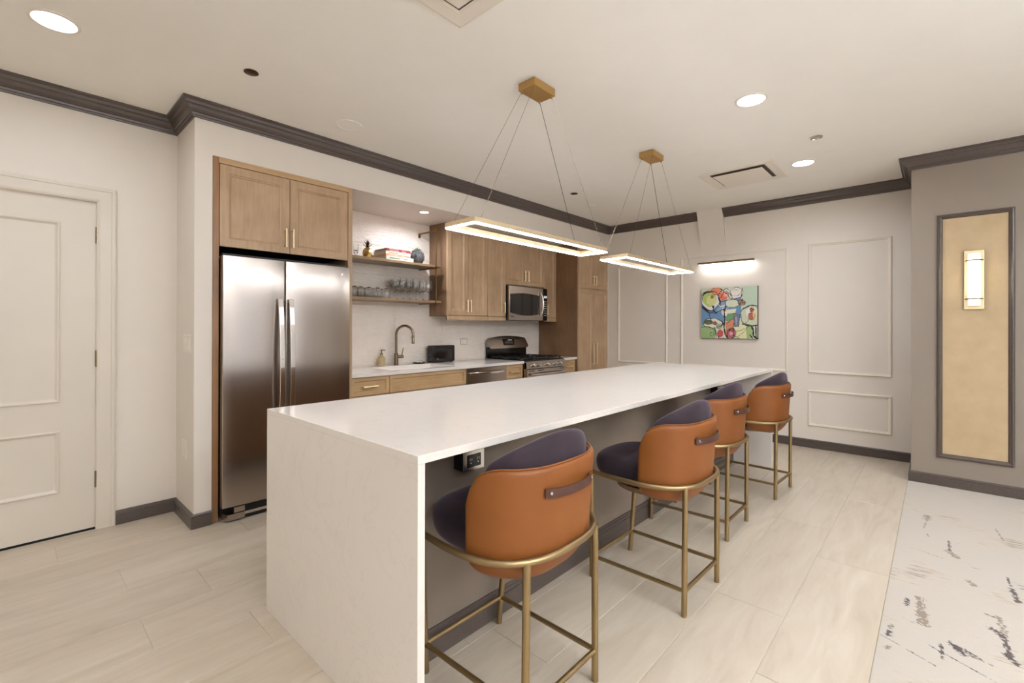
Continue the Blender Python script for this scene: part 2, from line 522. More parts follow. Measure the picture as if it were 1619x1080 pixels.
# casing: three mitred sides (jambs down to the floor)
mb = MB()
def casing_loops():
    L = []
    for (cx, cz, sx, sz) in [(DX0, 0, 1, 0), (DX0, DZ, 1, 1), (DX1, DZ, -1, 1), (DX1, 0, -1, 0)]:
        L.append([(cx - sx*(.092-w), YD-d, cz + sz*(.092-w)) for w, d in cas])
    return L
mb.loft(casing_loops())
mb.box(DX1-.004, DX1, YD, YD+.1, 0, DZ); mb.box(DX0, DX0+.004, YD, YD+.1, 0, DZ); mb.box(DX0, DX1, YD, YD+.1, DZ-.004, DZ)
struct('trim_%d' % n, mb, DOORM); n += 1
finish('door_backing', MB().box(DX0, DX1, YD+.1, YD+.12, -.003, DZ), DARKV, door)
finish('threshold', MB().box(DX0+.002, DX1-.002, YD+.018, YD+.1, -.003, .004), DARKV, door)  # near-black strip, shade of the gap under the door put into colour
mb = MB().lathe([(.0, 0), (.032, 0), (.032, .006), (.012, .010), (.012, .045), (.02, .05)], (0, 0, 0), 16)
mb = MB(); mb.lathe([(.03, 0), (.03, -.006), (.011, -.010), (.011, -.045), (.022, -.05), (.026, -.065), (.018, -.078), (.002, -.08)], (DX0+.065, YD+.016, 1.0), 18, 'y')
finish('door_knob', mb, NICKEL, door, smooth=True)

# ------------------------------------------------------------------ carpet (printed, wall to wall on the right)
def color_grid(name, nu, nv, fn_pos, fn_col, mat, parent=None, kindstr=None):
    me = bpy.data.meshes.new(name)
    off = Vector(parent.get('_o', (0, 0, 0))) if parent is not None else Vector((0, 0, 0))
    vs = [tuple(Vector(fn_pos(i/nu, j/nv))-off) for j in range(nv+1) for i in range(nu+1)]
    fs = [(j*(nu+1)+i, j*(nu+1)+i+1, (j+1)*(nu+1)+i+1, (j+1)*(nu+1)+i) for j in range(nv) for i in range(nu)]
    me.from_pydata(vs, [], fs)
    ca = me.color_attributes.new('Col', 'FLOAT_COLOR', 'POINT')
    buf = []
    for j in range(nv+1):
        for i in range(nu+1): buf += list(fn_col(i/nu, j/nv))
    ca.data.foreach_set('color', buf)
    me.materials.append(mat)
    o = bpy.data.objects.new(name, me); COL.objects.link(o)
    if parent is not None: o.parent = parent
    return o

def m_carpet():
    m, nt, b = new_mat('distressed print carpet')
    base = srgb(182, 173, 161)
    # fine scratches along y, broken by a large mask
    f1 = noise(nt, coords(nt, (26, 1.6, 1)), 4.5, 4, .6)
    f2 = noise(nt, coords(nt), 2.6, 3)
    mul = nt.nodes.new('ShaderNodeMath'); mul.operation = 'MULTIPLY'
    nt.links.new(f1, mul.inputs[0]); nt.links.new(f2, mul.inputs[1])
    c = ramp(nt, mul.outputs[0], [(0, base), (.285, base), (.33, srgb(190, 178, 162)), (.38, srgb(150, 136, 120)), (.45, srgb(110, 94, 82))])
    # dark marks: bold strokes where two stretched noises agree
    g1 = noise(nt, coords(nt, (20, 3.4, 1)), 3.2, 5, .7)
    mp = noise(nt, coords(nt, (3.1, 2.5, 1)), 1.0, 2)
    mu2 = nt.nodes.new('ShaderNodeMath'); mu2.operation = 'MULTIPLY'
    nt.links.new(g1, mu2.inputs[0]); nt.links.new(mp, mu2.inputs[1])
    k = ramp(nt, mu2.outputs[0], [(0, (0, 0, 0, 1)), (.395, (0, 0, 0, 1)), (.42, (1, 1, 1, 1))])
    a = nt.nodes.new('ShaderNodeVertexColor'); a.layer_name = 'Col'
    mx = nt.nodes.new('ShaderNodeMix'); mx.data_type = 'RGBA'
    nt.links.new(k, mx.inputs[0]); nt.links.new(c, mx.inputs[6]); mx.inputs[7].default_value = srgb(96, 78, 70)
    # hand placed strokes from the colour attribute (alpha = how strong)
    mx2 = nt.nodes.new('ShaderNodeMix'); mx2.data_type = 'RGBA'
    nt.links.new(a.outputs['Alpha'], mx2.inputs[0]); nt.links.new(mx.outputs[2], mx2.inputs[6]); nt.links.new(a.outputs['Color'], mx2.inputs[7])
    nt.links.new(mx2.outputs[2], b.inputs['Base Color'])
    b.inputs['Roughness'].default_value = .95
    b.inputs['Sheen Weight'].default_value = .2
    bump(nt, b, noise(nt, coords(nt), 400, 2), .5, .004)
    return m
CARPET = m_carpet()
# strokes: x, y, half length x, half width y, colour
brown, tan, dark = srgb(66, 44, 36), srgb(122, 104, 84), srgb(52, 34, 28)
strokes = []
rnd = random.Random(3)
def stroke_fn():
    S = [  # x0,y0 -> x1,y1, width, colour
        (2.95, .055, 2.72, .045, .018, tan), (2.80, .045, 2.70, .040, .022, tan),
        (3.86, -.055, 3.68, -.06, .007, brown), (3.68, -.05, 3.62, -.085, .02, tan),
        (4.27, .045, 4.20, .048, .022, tan), (4.18, .045, 4.0, .06, .005, tan),
        (3.36, -.275, 3.22, -.285, .012, brown), (3.50, -.27, 3.40, -.275, .006, dark),
        (2.99, -.165, 2.98, -.205, .006, brown), (3.0, -.205, 2.84, -.215, .012, tan), (2.86, -.18, 2.82, -.205, .016, brown),
        (2.83, -.205, 2.66, -.215, .010, brown), (2.67, -.205, 2.62, -.23, .012, dark),
        (2.63, -.04, 2.60, -.055, .006, dark), (2.61, -.05, 2.56, -.08, .014, dark), (2.60, -.075, 2.57, -.12, .012, brown), (2.57, -.10, 2.55, -.16, .006, tan),
        (2.58, -.015, 2.47, -.018, .007, brown), (2.90, .10, 2.84, .102, .010, brown),
        (2.60, .14, 2.57, .145, .010, tan), (2.54, .142, 2.51, .147, .012, brown), (2.42, .14, 2.40, .145, .012, tan),
        (2.49, .17, 2.40, .0, .003, dark), (2.54, .02, 2.44, -.16, .003, dark),
        (3.32, -.12, 3.28, -.14, .015, tan), (3.9, .04, 3.86, .035, .005, tan), (2.72, -.3, 2.66, -.34, .03, tan),
        (4.3, -.28, 4.1, -.30, .006, tan), (3.6, .11, 3.55, -.03, .003, tan)]
    for k in range(60):   # the print goes on over the rest of the carpet
        x, y = rnd.uniform(-2.8, 5.1), rnd.uniform(-3.8, -.45)
        if rnd.random() < .6: S.append((x, y, x+rnd.uniform(.05, .3), y+rnd.uniform(-.02, .02), rnd.uniform(.006, .02), rnd.choice([brown, tan, dark])))
        else: S.append((x, y, x+rnd.uniform(-.02, .02), y+rnd.uniform(.06, .25), rnd.uniform(.003, .006), rnd.choice([brown, tan, dark])))
    return S
ST = stroke_fn()
def carpet_patch(x0, x1, y0, y1, step):
    nu, nv = int((x1-x0)/step), int((y1-y0)/step)
    act = [s for s in ST if not (max(s[0], s[2])+.05 < x0 or min(s[0], s[2])-.05 > x1 or max(s[1], s[3])+.05 < y0 or min(s[1], s[3])-.05 > y1)]
    grid = [(0.5, 0.5, 0.5, 0.0)]*((nu+1)*(nv+1))
    r2 = random.Random(5)
    for (ax, ay, bx, by, w, c) in act:
        L = math.hypot(bx-ax, by-ay)+1e-6
        i0 = max(0, int((min(ax, bx)-w*2-x0)/step)); i1 = min(nu, int((max(ax, bx)+w*2-x0)/step)+1)
        j0 = max(0, int((min(ay, by)-w*2-y0)/step)); j1 = min(nv, int((max(ay, by)+w*2-y0)/step)+1)
        for j in range(j0, j1+1):
            for i in range(i0, i1+1):
                px, py = x0+i*step, y0+j*step
                t = ((px-ax)*(bx-ax)+(py-ay)*(by-ay))/(L*L); tc = min(1, max(0, t))
                d = math.hypot(px-(ax+(bx-ax)*tc), py-(ay+(by-ay)*tc))
                ww = w*(.55+.6*abs(math.sin(t*9+ax*40)))*(.75+.5*r2.random())
                if d < ww and r2.random() > (.14 if c is tan else .06): grid[j*(nu+1)+i] = (c[0], c[1], c[2], .85 if c is tan else .95)
    return nu, nv, grid
def carpet_mesh(name, x0, x1, y0, y1, step):
    nu, nv, grid = carpet_patch(x0, x1, y0, y1, step)
    vs = [(x0+(x1-x0)*i/nu, y0+(y1-y0)*j/nv, .001) for j in range(nv+1) for i in range(nu+1)]
    fs = [(j*(nu+1)+i, j*(nu+1)+i+1, (j+1)*(nu+1)+i+1, (j+1)*(nu+1)+i) for j in range(nv) for i in range(nu)]
    return vs, fs, grid
me = bpy.data.meshes.new('carpet')
V, Fc, G = [], [], []
cy1 = YQ+.0175
for (x0, x1, y0, y1, st) in [(2.2, XQ, -.55, cy1, .006), (XL, 2.2, -.55, cy1, .03), (XL, XQ, YR, -.55, .03)]:
    a, b, gq = carpet_mesh('c', x0, x1, y0, y1, st)
    o = len(V); V += a; Fc += [tuple(i+o for i in f) for f in b]; G += gq
o = len(V)   # body under the pile
V += [(XL, YR, -.1), (XQ, YR, -.1), (XQ, cy1, -.1), (XL, cy1, -.1), (XL, YR, .0), (XQ, YR, .0), (XQ, cy1, .0), (XL, cy1, .0)]
Fc += [tuple(i+o for i in f) for f in [(0, 3, 2, 1), (4, 5, 6, 7), (0, 1, 5, 4), (1, 2, 6, 5), (2, 3, 7, 6), (3, 0, 4, 7)]]
G += [(.5, .5, .5, 0.0)]*8
me.from_pydata(V, [], Fc)
ca = me.color_attributes.new('Col', 'FLOAT_COLOR', 'POINT'); ca.data.foreach_set('color', [c for q in G for c in q])
me.materials.append(CARPET)
carpet = bpy.data.objects.new('carpet', me); COL.objects.link(carpet)
tag(carpet, 'cream wall to wall carpet printed with dark distressed brush marks', 'carpet')

# ------------------------------------------------------------------ kitchen island
IX0, IX1, IY0, IY1, IH, IT = .810, 4.751, 1.110, 2.2575, .914, .026
isl = thing('kitchen_island', ((IX0+IX1)/2, (IY0+IY1)/2, 0), 'long white quartz island with waterfall ends and a taupe panel behind the stools', 'kitchen island')
finish('countertop', MB().box(IX0, IX1, IY0, IY1, IH-IT, IH), QUARTZ, isl, bev=.0015)
for a, b in ((IX0, IX0+IT), (IX1-IT, IX1)):
    finish('waterfall_panel', MB().box(a, b, IY0, IY1, 0, IH-IT), QUARTZ, isl, bev=.001)
PY = 1.458
finish('back_panel', MB().box(IX0+IT, IX1-IT, PY, PY+.02, 0, IH-IT), ISLP, isl)
finish('kick_board', sweep_xy([(IX1-IT, PY), (IX0+IT, PY)], [(d, z*1.25) for d, z in base_prof], side=-1), CROWN, isl)
finish('carcass', MB().box(IX0+IT, IX1-IT, PY+.02, IY1-.04, .1, IH-IT), WOODD, isl)
finish('toe_kick', MB().box(IX0+IT, IX1-IT, PY+.02, IY1-.11, 0, .1), BLACKM, isl)

SHK = [(0, 0), (0, .019), (.001, .020), (.055, .020), (.0585, .0150), (.064, .0135), (.069, .007)]
def shaker(name, plane, u0, u1, v0, v1, mat, parent, fr=1.0):
    st = [(i if i < .01 else .001+(i-.001)*fr, d) for i, d in SHK]
    return finish(name, MB().rects(plane, st, u0, u1, v0, v1), mat, parent)
def pull_v(plane, u, v0, v1, parent, base=.020, out=.034, r=.0065, mat=BRASSH, name='handle'):
    mb = MB()
    a, b = Vector(plane(u, v0, 0)), Vector(plane(u, v1, 0))
    mb.tube([plane(u, v0, out), plane(u, v1, out)], r, 8)
    for v in (v0+.012, v1-.012): mb.tube([plane(u, v, base-.001), plane(u, v, out)], r*.9, 8)
    return finish(name, mb, mat, parent, smooth=True)
def pull_h(plane, v, u0, u1, parent, base=.020, out=.034, r=.0065, mat=BRASSH):
    mb = MB().tube([plane(u0, v, out), plane(u1, v, out)], r, 8)
    for u in (u0+.012, u1-.012): mb.tube([plane(u, v, base-.001), plane(u, v, out)], r*.9, 8)
    return finish('handle', mb, mat, parent, smooth=True)
pb = plane_yb(IY1-.04)
nd = 8; w = (IX1-IX0-2*IT)/nd
for i in range(nd):
    a = IX0+IT+i*w
    d = shaker('cabinet_door', pb, a+.002, a+w-.002, .105, IH-IT-.004, WOODM, isl)
    pull_v(pb, a+(w-.03 if i % 2 == 0 else .03), .66, .80, d)

def outlet_box(x0, x1, z0, z1):
    b = finish('outlet_box', MB().box(x0, x1, PY-.058, PY-.0005, z0, z1), BLACKM, isl)
    yy = PY-.058
    finish('face_plate', MB().box(x0-.002, x1+.002, yy-.004, yy, z0-.002, z1+.002), STEELP, b)
    # two sockets: dark insert and slots read as one small fitting
    zc, xc = (z0+z1)/2, (x0+x1)/2
    mb = MB().box(x0+.018, x1-.018, yy-.006, yy-.004, z0+.012, z1-.012)
    finish('socket', mb, BLACK, b)
    mb = MB()
    for s in (-1, 1):
        xx = xc+s*.02
        mb.box(xx-.006, xx-.004, yy-.0075, yy-.006, zc+.002, zc+.012); mb.box(xx+.004, xx+.006, yy-.0075, yy-.006, zc+.002, zc+.012)
        mb.lathe([(.0028, -.0015), (.0028, 0)], (xx, yy-.006, zc-.008), 8, 'y')
    tag(finish('socket_slots', mb, STEELP, b), kind='stuff')
outlet_box(1.242, 1.352, .708, .782)
outlet_box(4.165, 4.275, .70, .774)

# ------------------------------------------------------------------ bar stools
def sup(a, b, th, n=2.5):
    """superellipse point; th measured from -y (the back), positive to +x"""
    s, c = math.sin(th), -math.cos(th)
    r = (abs(s/a)**n + abs(c/b)**n)**(-1/n)
    return r*s, r*c
def make_stool():
    t = thing('bar_stool', (0, 0, 0), 'x', 'bar stool', 'caramel and aubergine bar stools along the island')
    # outer shell -------------------------------------------------
    TH = math.radians(80); N = 40; K = 14
    zb, zt = .470, .850
    def shell_rows(off, inner=False):
        rows = []
        for i in range(N+1):
            th = -TH + 2*TH*i/N
            e = (TH-abs(th))/TH           # 0 at the free edge
            arc = (TH-abs(th))*.27        # metres from the free edge
            cr = .13
            if arc < cr: top = zt-cr+math.sqrt(max(0, cr*cr-(cr-arc)**2)); 
            else: top = zt
            cb = .06
            if arc < cb: bot = zb+.03+cb-math.sqrt(max(0, cb*cb-(cb-arc)**2))
            else: bot = zb+.03*max(0, 1-(arc-cb)/.25)
            r = []
            for k in range(K+1):
                q = k/K; z = bot+(top-bot)*q
                h = (z-zb)/(zt-zb)
                w = 1-.20*max(0, (1-h*3.6))**2.0 + .045*h
                x, y = sup(.270-off, .256-off, th, 2.7)
                r.append((x*w, y*w-.012*h, z))
            rows.append(r)
        return rows
    A, B = shell_rows(0), shell_rows(.022)
    mb = MB()
    nK = K+1
    vs = [p for r in A for p in r] + [p for r in B for p in r]; o = (N+1)*nK; fs = []
    for i in range(N):
        for k in range(K):
            fs.append((i*nK+k, (i+1)*nK+k, (i+1)*nK+k+1, i*nK+k+1)); fs.append((o+i*nK+k, o+i*nK+k+1, o+(i+1)*nK+k+1, o+(i+1)*nK+k))
        fs.append((i*nK, o+i*nK, o+(i+1)*nK, (i+1)*nK)); fs.append((i*nK+K, (i+1)*nK+K, o+(i+1)*nK+K, o+i*nK+K))
    for k in range(K):
        fs.append((k, k+1, o+k+1, o+k)); e = N*nK; fs.append((e+k, o+e+k, o+e+k+1, e+k+1))
    mb.add(vs, fs)
    sh = finish('back_shell', mb, LEATH, t, smooth=True, sub=1, local=True)
    # seam piping on the top edge of the shell
    pts = [Vector(a[K])*.5+Vector(b[K])*.5+Vector((0, 0, .001)) for a, b in zip(A, B)]
    finish('piping', MB().tube(pts[2:-2], .0032, 6), LEATH, sh, smooth=True, local=True)
    # back cushion -------------------------------------------------
    TC = math.radians(75); loops = []
    for i in range(N+1):
        th = -TC+2*TC*i/N
        u = abs(th)/TC
        top = .943-.118*u**2.3
        if u > .86: top -= .10*((u-.86)/.14)**2
        lo = .66
        thick = .060*(1-.5*u**4)
        l = []
        for k in range(16):
            a = 2*PI*k/16
            ca, sa = math.cos(a), math.sin(a)
            fx = math.copysign(abs(ca)**.7, ca)*.5+.5; fz = math.copysign(abs(sa)**.55, sa)*.5+.5
            z = lo+(top-lo)*fz
            h = (z-zb)/(zt-zb)
            x, y = sup(.247-thick*fx, .233-thick*fx, th, 2.7)
            w_ = 1+.045*h
            l.append((x*w_, y*w_-.012*h, z))
        loops.append(l)
    finish('back_cushion', MB().loft(loops), VELVET, t, smooth=True, sub=1, local=True)
    # seat cushion ---------------------------------------------------
    prof = [(.30, .505), (.72, .512), (.90, .528), (.975, .555), (1.0, .590), (.985, .618), (.93, .638), (.80, .648), (.5, .652), (.1, .653)]
    loops = []
    for s, z in prof:
        l = []
        for k in range(40):
            th = 2*PI*k/40
            x, y = sup(.238, .245, th, 2.9)
            yy = y if y < 0 else y*1.06
            l.append((x*s, yy*s+.02-(.0 if y > 0 else -.01), z))
        loops.append(l)
    finish('seat_cushion', MB().loft(loops), VELVET, t, smooth=True, sub=1, local=True)
    finish('seat_base', MB().lathe([(.05, .465), (.13, .470), (.185, .487), (.19, .512), (.05, .514)], (0, .0, 0), 28), WOODD, t, smooth=True, local=True)
    # frame ------------------------------------------------------------
    zb2 = .572; pts = [(-.276, .235, zb2)]
    for i in range(29):
        th = math.radians(-104)+math.radians(208)*i/28
        x, y = sup(.291, .279, th, 2.7)
        pts.append((x, y, zb2))
    pts.append((.276, .235, zb2))
    finish('support_band', MB().tube(pts, .0115, 12), BRONZE, t, smooth=True, local=True)
    feet = {}
    for sx in (-1, 1):
        for (fy, ty, tx) in ((.245, .205, .262), (-.243, -.232, .20)):
            b = (sx*.196, fy, 0); tp = (sx*.19, -.245, zb2)
            if fy > 0: tp = (sx*.236, .222, zb2-.004)
            leg = MB().tube([b, tp], .0125, 12)
            if fy > 0: leg.tube([tp, (sx*.281, .218, zb2)], .0105, 10)
            finish('leg', leg, BRONZE, t, smooth=True, local=True)
            feet[(sx, fy > 0)] = (Vector(b), Vector(tp))
    def at(k, z):
        b, tp = feet[k]; return b+(tp-b)*(z/tp.z)
    zr = .112
    for a, b in (((-1, True), (1, True)), ((1, True), (1, False)), ((1, False), (-1, False)), ((-1, False), (-1, True))):
        finish('foot_rail', MB().tube([at(a, zr), at(b, zr)], .0095, 10), BRONZE, t, smooth=True, local=True)
    for k in feet:
        pass
    # strap handle -----------------------------------------------------
    zs = .772
    h = (zs-zb)/(zt-zb); loops = []
    M_ = 16; ts = math.radians(27)
    for i in range(M_+1):
        th = -ts+2*ts*i/M_
        q = i/M_
        x, y = sup(.270, .256, th, 2.7); wv = 1+.045*h
        out = .004+.024*math.sin(PI*q)**.8
        nx, ny = Vector((x, y)).normalized()
        px, py = x*wv+nx*out*.4, y*wv-.012*h-out
        hw = .0145
        l = []
        for (dz, dn) in ((-hw, 0), (hw, 0), (hw, .004), (-hw, .004)): l.append((px, py-dn, zs+dz))
        loops.append(l)
    st = finish('pull_strap', MB().loft(loops), STRAP, t, smooth=False, local=True)
    for i in (1, M_-1):
        th = -ts+2*ts*i/M_
        x, y = sup(.270, .256, th, 2.7); wv = 1+.045*h
        q = i/M_; out = .004+.024*math.sin(PI*q)**.8
        finish('stud', MB().lathe([(.0065, 0), (.006, -.003), (.002, -.0045)], (x*wv, y*wv-.012*h-out-.003, zs), 10, 'y'), STEELP, st, smooth=True, local=True)
    return t
stool = make_stool()
spots = [(1.262, 1.163, 0, 'caramel leather bar stool nearest the camera, close to the waterfall end of the island'),
         (2.250, 1.070, -1.2, 'caramel leather bar stool pulled furthest out, second along the island'),
         (3.148, 1.180, 0, 'caramel leather bar stool third along the island, partly hidden by the one before'),
         (4.115, 1.128, -2.5, 'caramel leather bar stool at the far end of the island, farthest from the camera')]
for i, (x, y, r, lab) in enumerate(spots):
    s = stool if i == 0 else copy_tree(stool)
    s.location = (x, y, .0005); s.rotation_euler = (0, 0, math.radians(r)); s['label'] = lab

# ------------------------------------------------------------------ refrigerator and its surround
sur = thing('refrigerator_cabinet', (1.405, 3.8, 0), 'tall stained wood surround with two cupboard doors above the refrigerator', 'cabinet')
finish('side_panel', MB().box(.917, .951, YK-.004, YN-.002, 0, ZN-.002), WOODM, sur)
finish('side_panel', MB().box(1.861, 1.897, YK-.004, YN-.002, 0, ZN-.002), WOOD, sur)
finish('top_rail', MB().box(.951, 1.861, YK-.004, YK+.02, 2.370, ZN-.002), WOODX, sur)
finish('carcass', MB().box(.953, 1.859, YK+.021, YN-.05, 1.835, 2.36), DARKV, sur)
pl = plane_y(YK+.018)
d = shaker('cabinet_door', pl, .956, 1.404, 1.822, 2.366, WOOD, sur); pull_v(pl, 1.374, 1.865, 2.000, d, out=.045)
d = shaker('cabinet_door', pl, 1.408, 1.857, 1.822, 2.366, WOOD, sur); pull_v(pl, 1.424, 1.865, 2.000, d, out=.045)

fr = thing('refrigerator', (1.402, 3.6, 0), 'stainless steel side by side refrigerator with two long curved bar handles', 'refrigerator')
FY = 3.425
finish('body', MB().box(.962, 1.842, FY+.075, 4.11, .03, 1.745), BLACKM, fr)
def fdoor(x0, x1):
    # slightly crowned brushed front
    z0, z1 = .098, 1.757; loops = []; n = 12
    ys = []
    front = []
    for i in range(n+1):
        q = i/n; x = x0+(x1-x0)*q
        front.append((x, FY+.010*abs(2*q-1)**4*1.0-.004))
    ring = front + [(x1, FY+.065), (x0, FY+.065)]
    loops = [[(x, y, z0) for x, y in ring], [(x, y, z1) for x, y in ring]]
    return finish('refrigerator_door', MB().loft(loops), STEEL, fr, smooth=True, bev=.004, seg=2)
for (x0, x1, hx, sg) in ((.957, 1.347, 1.309, 1), (1.353, 1.846, 1.381, -1)):
    dd = fdoor(x0, x1)
    loops = []; n = 16; za, zb_ = .52, 1.485
    for i in range(n+1):
        q = i/n; z = za+(zb_-za)*q
        bow = .020+.040*math.sin(PI*q)**.75
        y0 = FY-.004-bow; hw = .0165
        loops.append([(hx-hw, y0, z), (hx+hw, y0, z), (hx+hw, y0+.014, z), (hx-hw, y0+.014, z)])
    mb = MB().loft(loops)
    for z in (za+.012, zb_-.012): mb.box(hx-.012, hx+.012, FY-.014, FY+.003, z-.012, z+.012)
    finish('handle', mb, STEELP, dd, bev=.003)
finish('gasket', MB().box(.960, 1.843, FY+.062, FY+.076, .10, 1.75), DARKV, fr)
finish('top_hinge_cover', MB().box(.962, 1.842, FY+.03, FY+.074, 1.757, 1.772), BLACKM, fr)
gr = finish('base_grille', MB().box(1.08, 1.842, FY+.02, FY+.05, .045, .090).box(1.08, 1.842, FY+.012, FY+.05, .012, .035), BLACKM, fr)
finish('grille_strip', MB().box(1.08, 1.842, FY+.006, FY+.012, .030, .048), STEELP, gr)
mb = MB().loft([[(.968, FY+.05, .012), (.985, FY-.004, .012), (1.09, FY-.004, .012), (1.09, FY+.05, .012)],
                [(.968, FY+.05, .055), (.985, FY-.010, .055), (1.09, FY-.010, .055), (1.09, FY+.05, .055)]])
mb.box(1.025, 1.09, FY-.006, FY+.05, .058, .094)
finish('foot_cover', mb, STEEL, fr, bev=.002)
for rx in (1.03, 1.78): finish('roller', MB().lathe([(.011, -.02), (.011, .02)], (rx, FY+.04, .0115), 12, 'x'), BLACKM, fr)
mb = MB().lathe([(.019, 0), (.019, -.001), (.001, -.0012)], (0, 0, 0), 20, 'y')
mb.v = [(1.765+x*1.0, y+FY-.0005, 1.700+z*.42) for x, y, z in mb.v]
finish('badge', mb, STEELP, fr)

# ------------------------------------------------------------------ backsplash tiles (parts of the kitchen wall)
ts_ = .6105
zrow = [.916, 1.215, 1.514, 1.813, 2.112, 2.409]
for r in range(5):
    x = 2.734-ts_*2
    while x < 5.09:
        x0, x1 = max(x, 1.899), min(x+ts_, 5.088)
        if x1-x0 > .02:
            z0, z1 = zrow[r], zrow[r+1]
            mb = MB().rects(plane_y(YN), [(0, .0002), (0, .0070), (.0006, .0075)], x0+.0008, x1-.0008, z0+.0008, z1-.0008)
            finish('tile', mb, TILE, kit_wall, recalc=False)
        x += ts_
# wall socket on the tiles
so = thing('wall_socket', (3.68, YN-.008, 1.117), 'small steel framed double socket on the tiled backsplash right of the black box', 'socket')
finish('face_plate', MB().box(3.622, 3.738, YN-.012, YN-.0078, 1.080, 1.154), STEELP, so, bev=.001)
finish('socket_insert', MB().box(3.638, 3.722, YN-.014, YN-.012, 1.094, 1.140), SOCKET, so)
mb = MB()
for xx in (3.66, 3.70):
    mb.box(xx-.006, xx-.004, YN-.0148, YN-.014, 1.117, 1.127).box(xx+.004, xx+.006, YN-.0148, YN-.014, 1.117, 1.127).box(xx-.002, xx+.002, YN-.0148, YN-.014, 1.104, 1.108)
tag(finish('socket_slots', mb, BLACKM, so), kind='stuff')

# ------------------------------------------------------------------ base units
CF = 3.515       # front plane of base doors (their face is CF)
pf = plane_y(CF+.020)
def base_body(t, x0, x1, top=.870):
    finish('body', MB().box(x0+.001, x1-.001, CF+.021, YN-.03, .10, top), WOOD, t)
    finish('toe_kick', MB().box(x0+.001, x1-.001, CF+.09, CF+.11, 0, .10), BLACKM, t)
def base_unit(x0, x1, label, drawer=True, doors=1, handle=(None, None), falsef=False):
    t = thing('base_cabinet', ((x0+x1)/2, 3.75, 0), label, 'cabinet')
    base_body(t, x0, x1, .68 if falsef else .870)
    if falsef: finish('apron', MB().box(x0+.001, x1-.001, CF+.021, CF+.05, .68, .870), WOOD, t)
    dr = shaker('false_front' if falsef else 'drawer', pf, x0+.003, x1-.003, .715, .867, WOODX, t, fr=.52)
    if not falsef: pull_h(pf, .789, handle[0], handle[1], dr, out=.05)
    w = (x1-x0)/doors
    for i in range(doors):
        d = shaker('cabinet_door', pf, x0+i*w+.003, x0+(i+1)*w-.003, .105, .709, WOOD, t, fr=.8)
        hx = x0+(i+1)*w-.035 if (doors == 1 or i == 0) else x0+i*w+.035
        pull_v(pf, hx, .56, .69, d)
    return t
base_unit(1.899, 2.264, 'narrow wooden drawer unit beside the refrigerator under the white counter', handle=(2.0, 2.138))
base_unit(2.264, 3.160, 'wide wooden sink cabinet with one long false drawer front below the faucet', doors=2, falsef=True)
base_unit(3.748, 4.026, 'small wooden drawer unit between the dishwasher and the range', handle=(3.79, 3.935))
base_unit(4.784, 5.070, 'small wooden drawer unit between the range and the tall pantry cabinet', handle=(4.86, 4.99))
t = thing('filler_panel', (5.078, 3.75, 0), 'plain wooden filler strip beside the tall pantry cabinet under the counter', 'panel')
finish('board', MB().box(5.072, 5.086, CF+.0, CF+.03, .1, .870), WOODD, t)

dw = thing('dishwasher', (3.453, 3.75, 0), 'stainless steel dishwasher with a curved bar handle under the white counter', 'dishwasher')
finish('tub', MB().box(3.163, 3.743, CF+.03, YN-.03, .1, 0.868), BLACKM, dw)
dd = finish('dishwasher_door', MB().box(3.162, 3.744, CF-.006, CF+.029, .105, 0.866), STEEL, dw, bev=.003)
loops = []
for i in range(17):
    q = i/16; x = 3.186+(3.720-3.186)*q; bow = .012+.036*math.sin(PI*q)**.7; y0 = CF-.006-bow
    loops.append([(x, y0, .798), (x, y0, .822), (x, y0+.010, .822), (x, y0+.010, .798)])
mb = MB().loft(loops); mb.box(3.188, 3.208, CF-.02, CF-.005, .799, .821); mb.box(3.698, 3.718, CF-.02, CF-.005, .799, .821)
finish('handle', mb, STEELP, dd, bev=.002)
finish('toe_kick', MB().box(3.163, 3.743, CF+.09, CF+.11, 0, .10), BLACKM, dw)

# counter with sink cut out
SX0, SX1, SY0, SY1 = 2.352, 3.078, 3.600, 4.000
ct = thing('kitchen_counter', (3.0, 3.75, .872), 'white quartz counter along the tiled wall with an undermount sink', 'counter')
z0, z1, fy = .872, .900, 3.495
mb = MB()
outer = [(1.899, fy), (4.028, fy), (4.028, YN-.001), (1.899, YN-.001)]; inner = [(SX0, SY0), (SX1, SY0), (SX1, SY1), (SX0, SY1)]
mb.loft([[(x, y, z0) for x, y in outer], [(x, y, z1) for x, y in outer], [(x, y, z1) for x, y in inner], [(x, y, z0) for x, y in inner]], closed=True)
finish('countertop', mb, QUARTZ, ct, bev=.001)
finish('countertop', MB().box(4.781, 5.087, fy, YN-.001, z0, z1), QUARTZ, ct, bev=.001)
finish('countertop', MB().box(4.030, 4.779, 4.138, YN-.001, z0, z1), QUARTZ, ct, bev=.001)
snk = thing('sink', (2.715, 3.80, .69), 'white undermount rectangular sink set in the counter below the faucet', 'sink')
o = [(SX0-.012, SY0-.012), (SX1+.012, SY0-.012), (SX1+.012, SY1+.012), (SX0-.012, SY1+.012)]
i_ = [(SX0+.0, SY0+.0), (SX1-.0, SY0+.0), (SX1-.0, SY1-.0), (SX0+.0, SY1-.0)]
j_ = [(SX0+.02, SY0+.02), (SX1-.02, SY0+.02), (SX1-.02, SY1-.02), (SX0+.02, SY1-.02)]
CER = plain('white fireclay', srgb(232, 226, 218), .12, var=.01)
mb = MB().loft([[(x, y, .701) for x, y in o], [(x, y, .8715) for x, y in o], [(x, y, .8715) for x, y in i_], [(x, y, .721) for x, y in j_]])
finish('basin', mb, CER, snk)
finish('drain', MB().lathe([(.001, .7215), (.04, .7215), (.043, .724), (.02, .723), (.001, .722)], (2.715, 3.85, 0), 20), STEELP, snk)

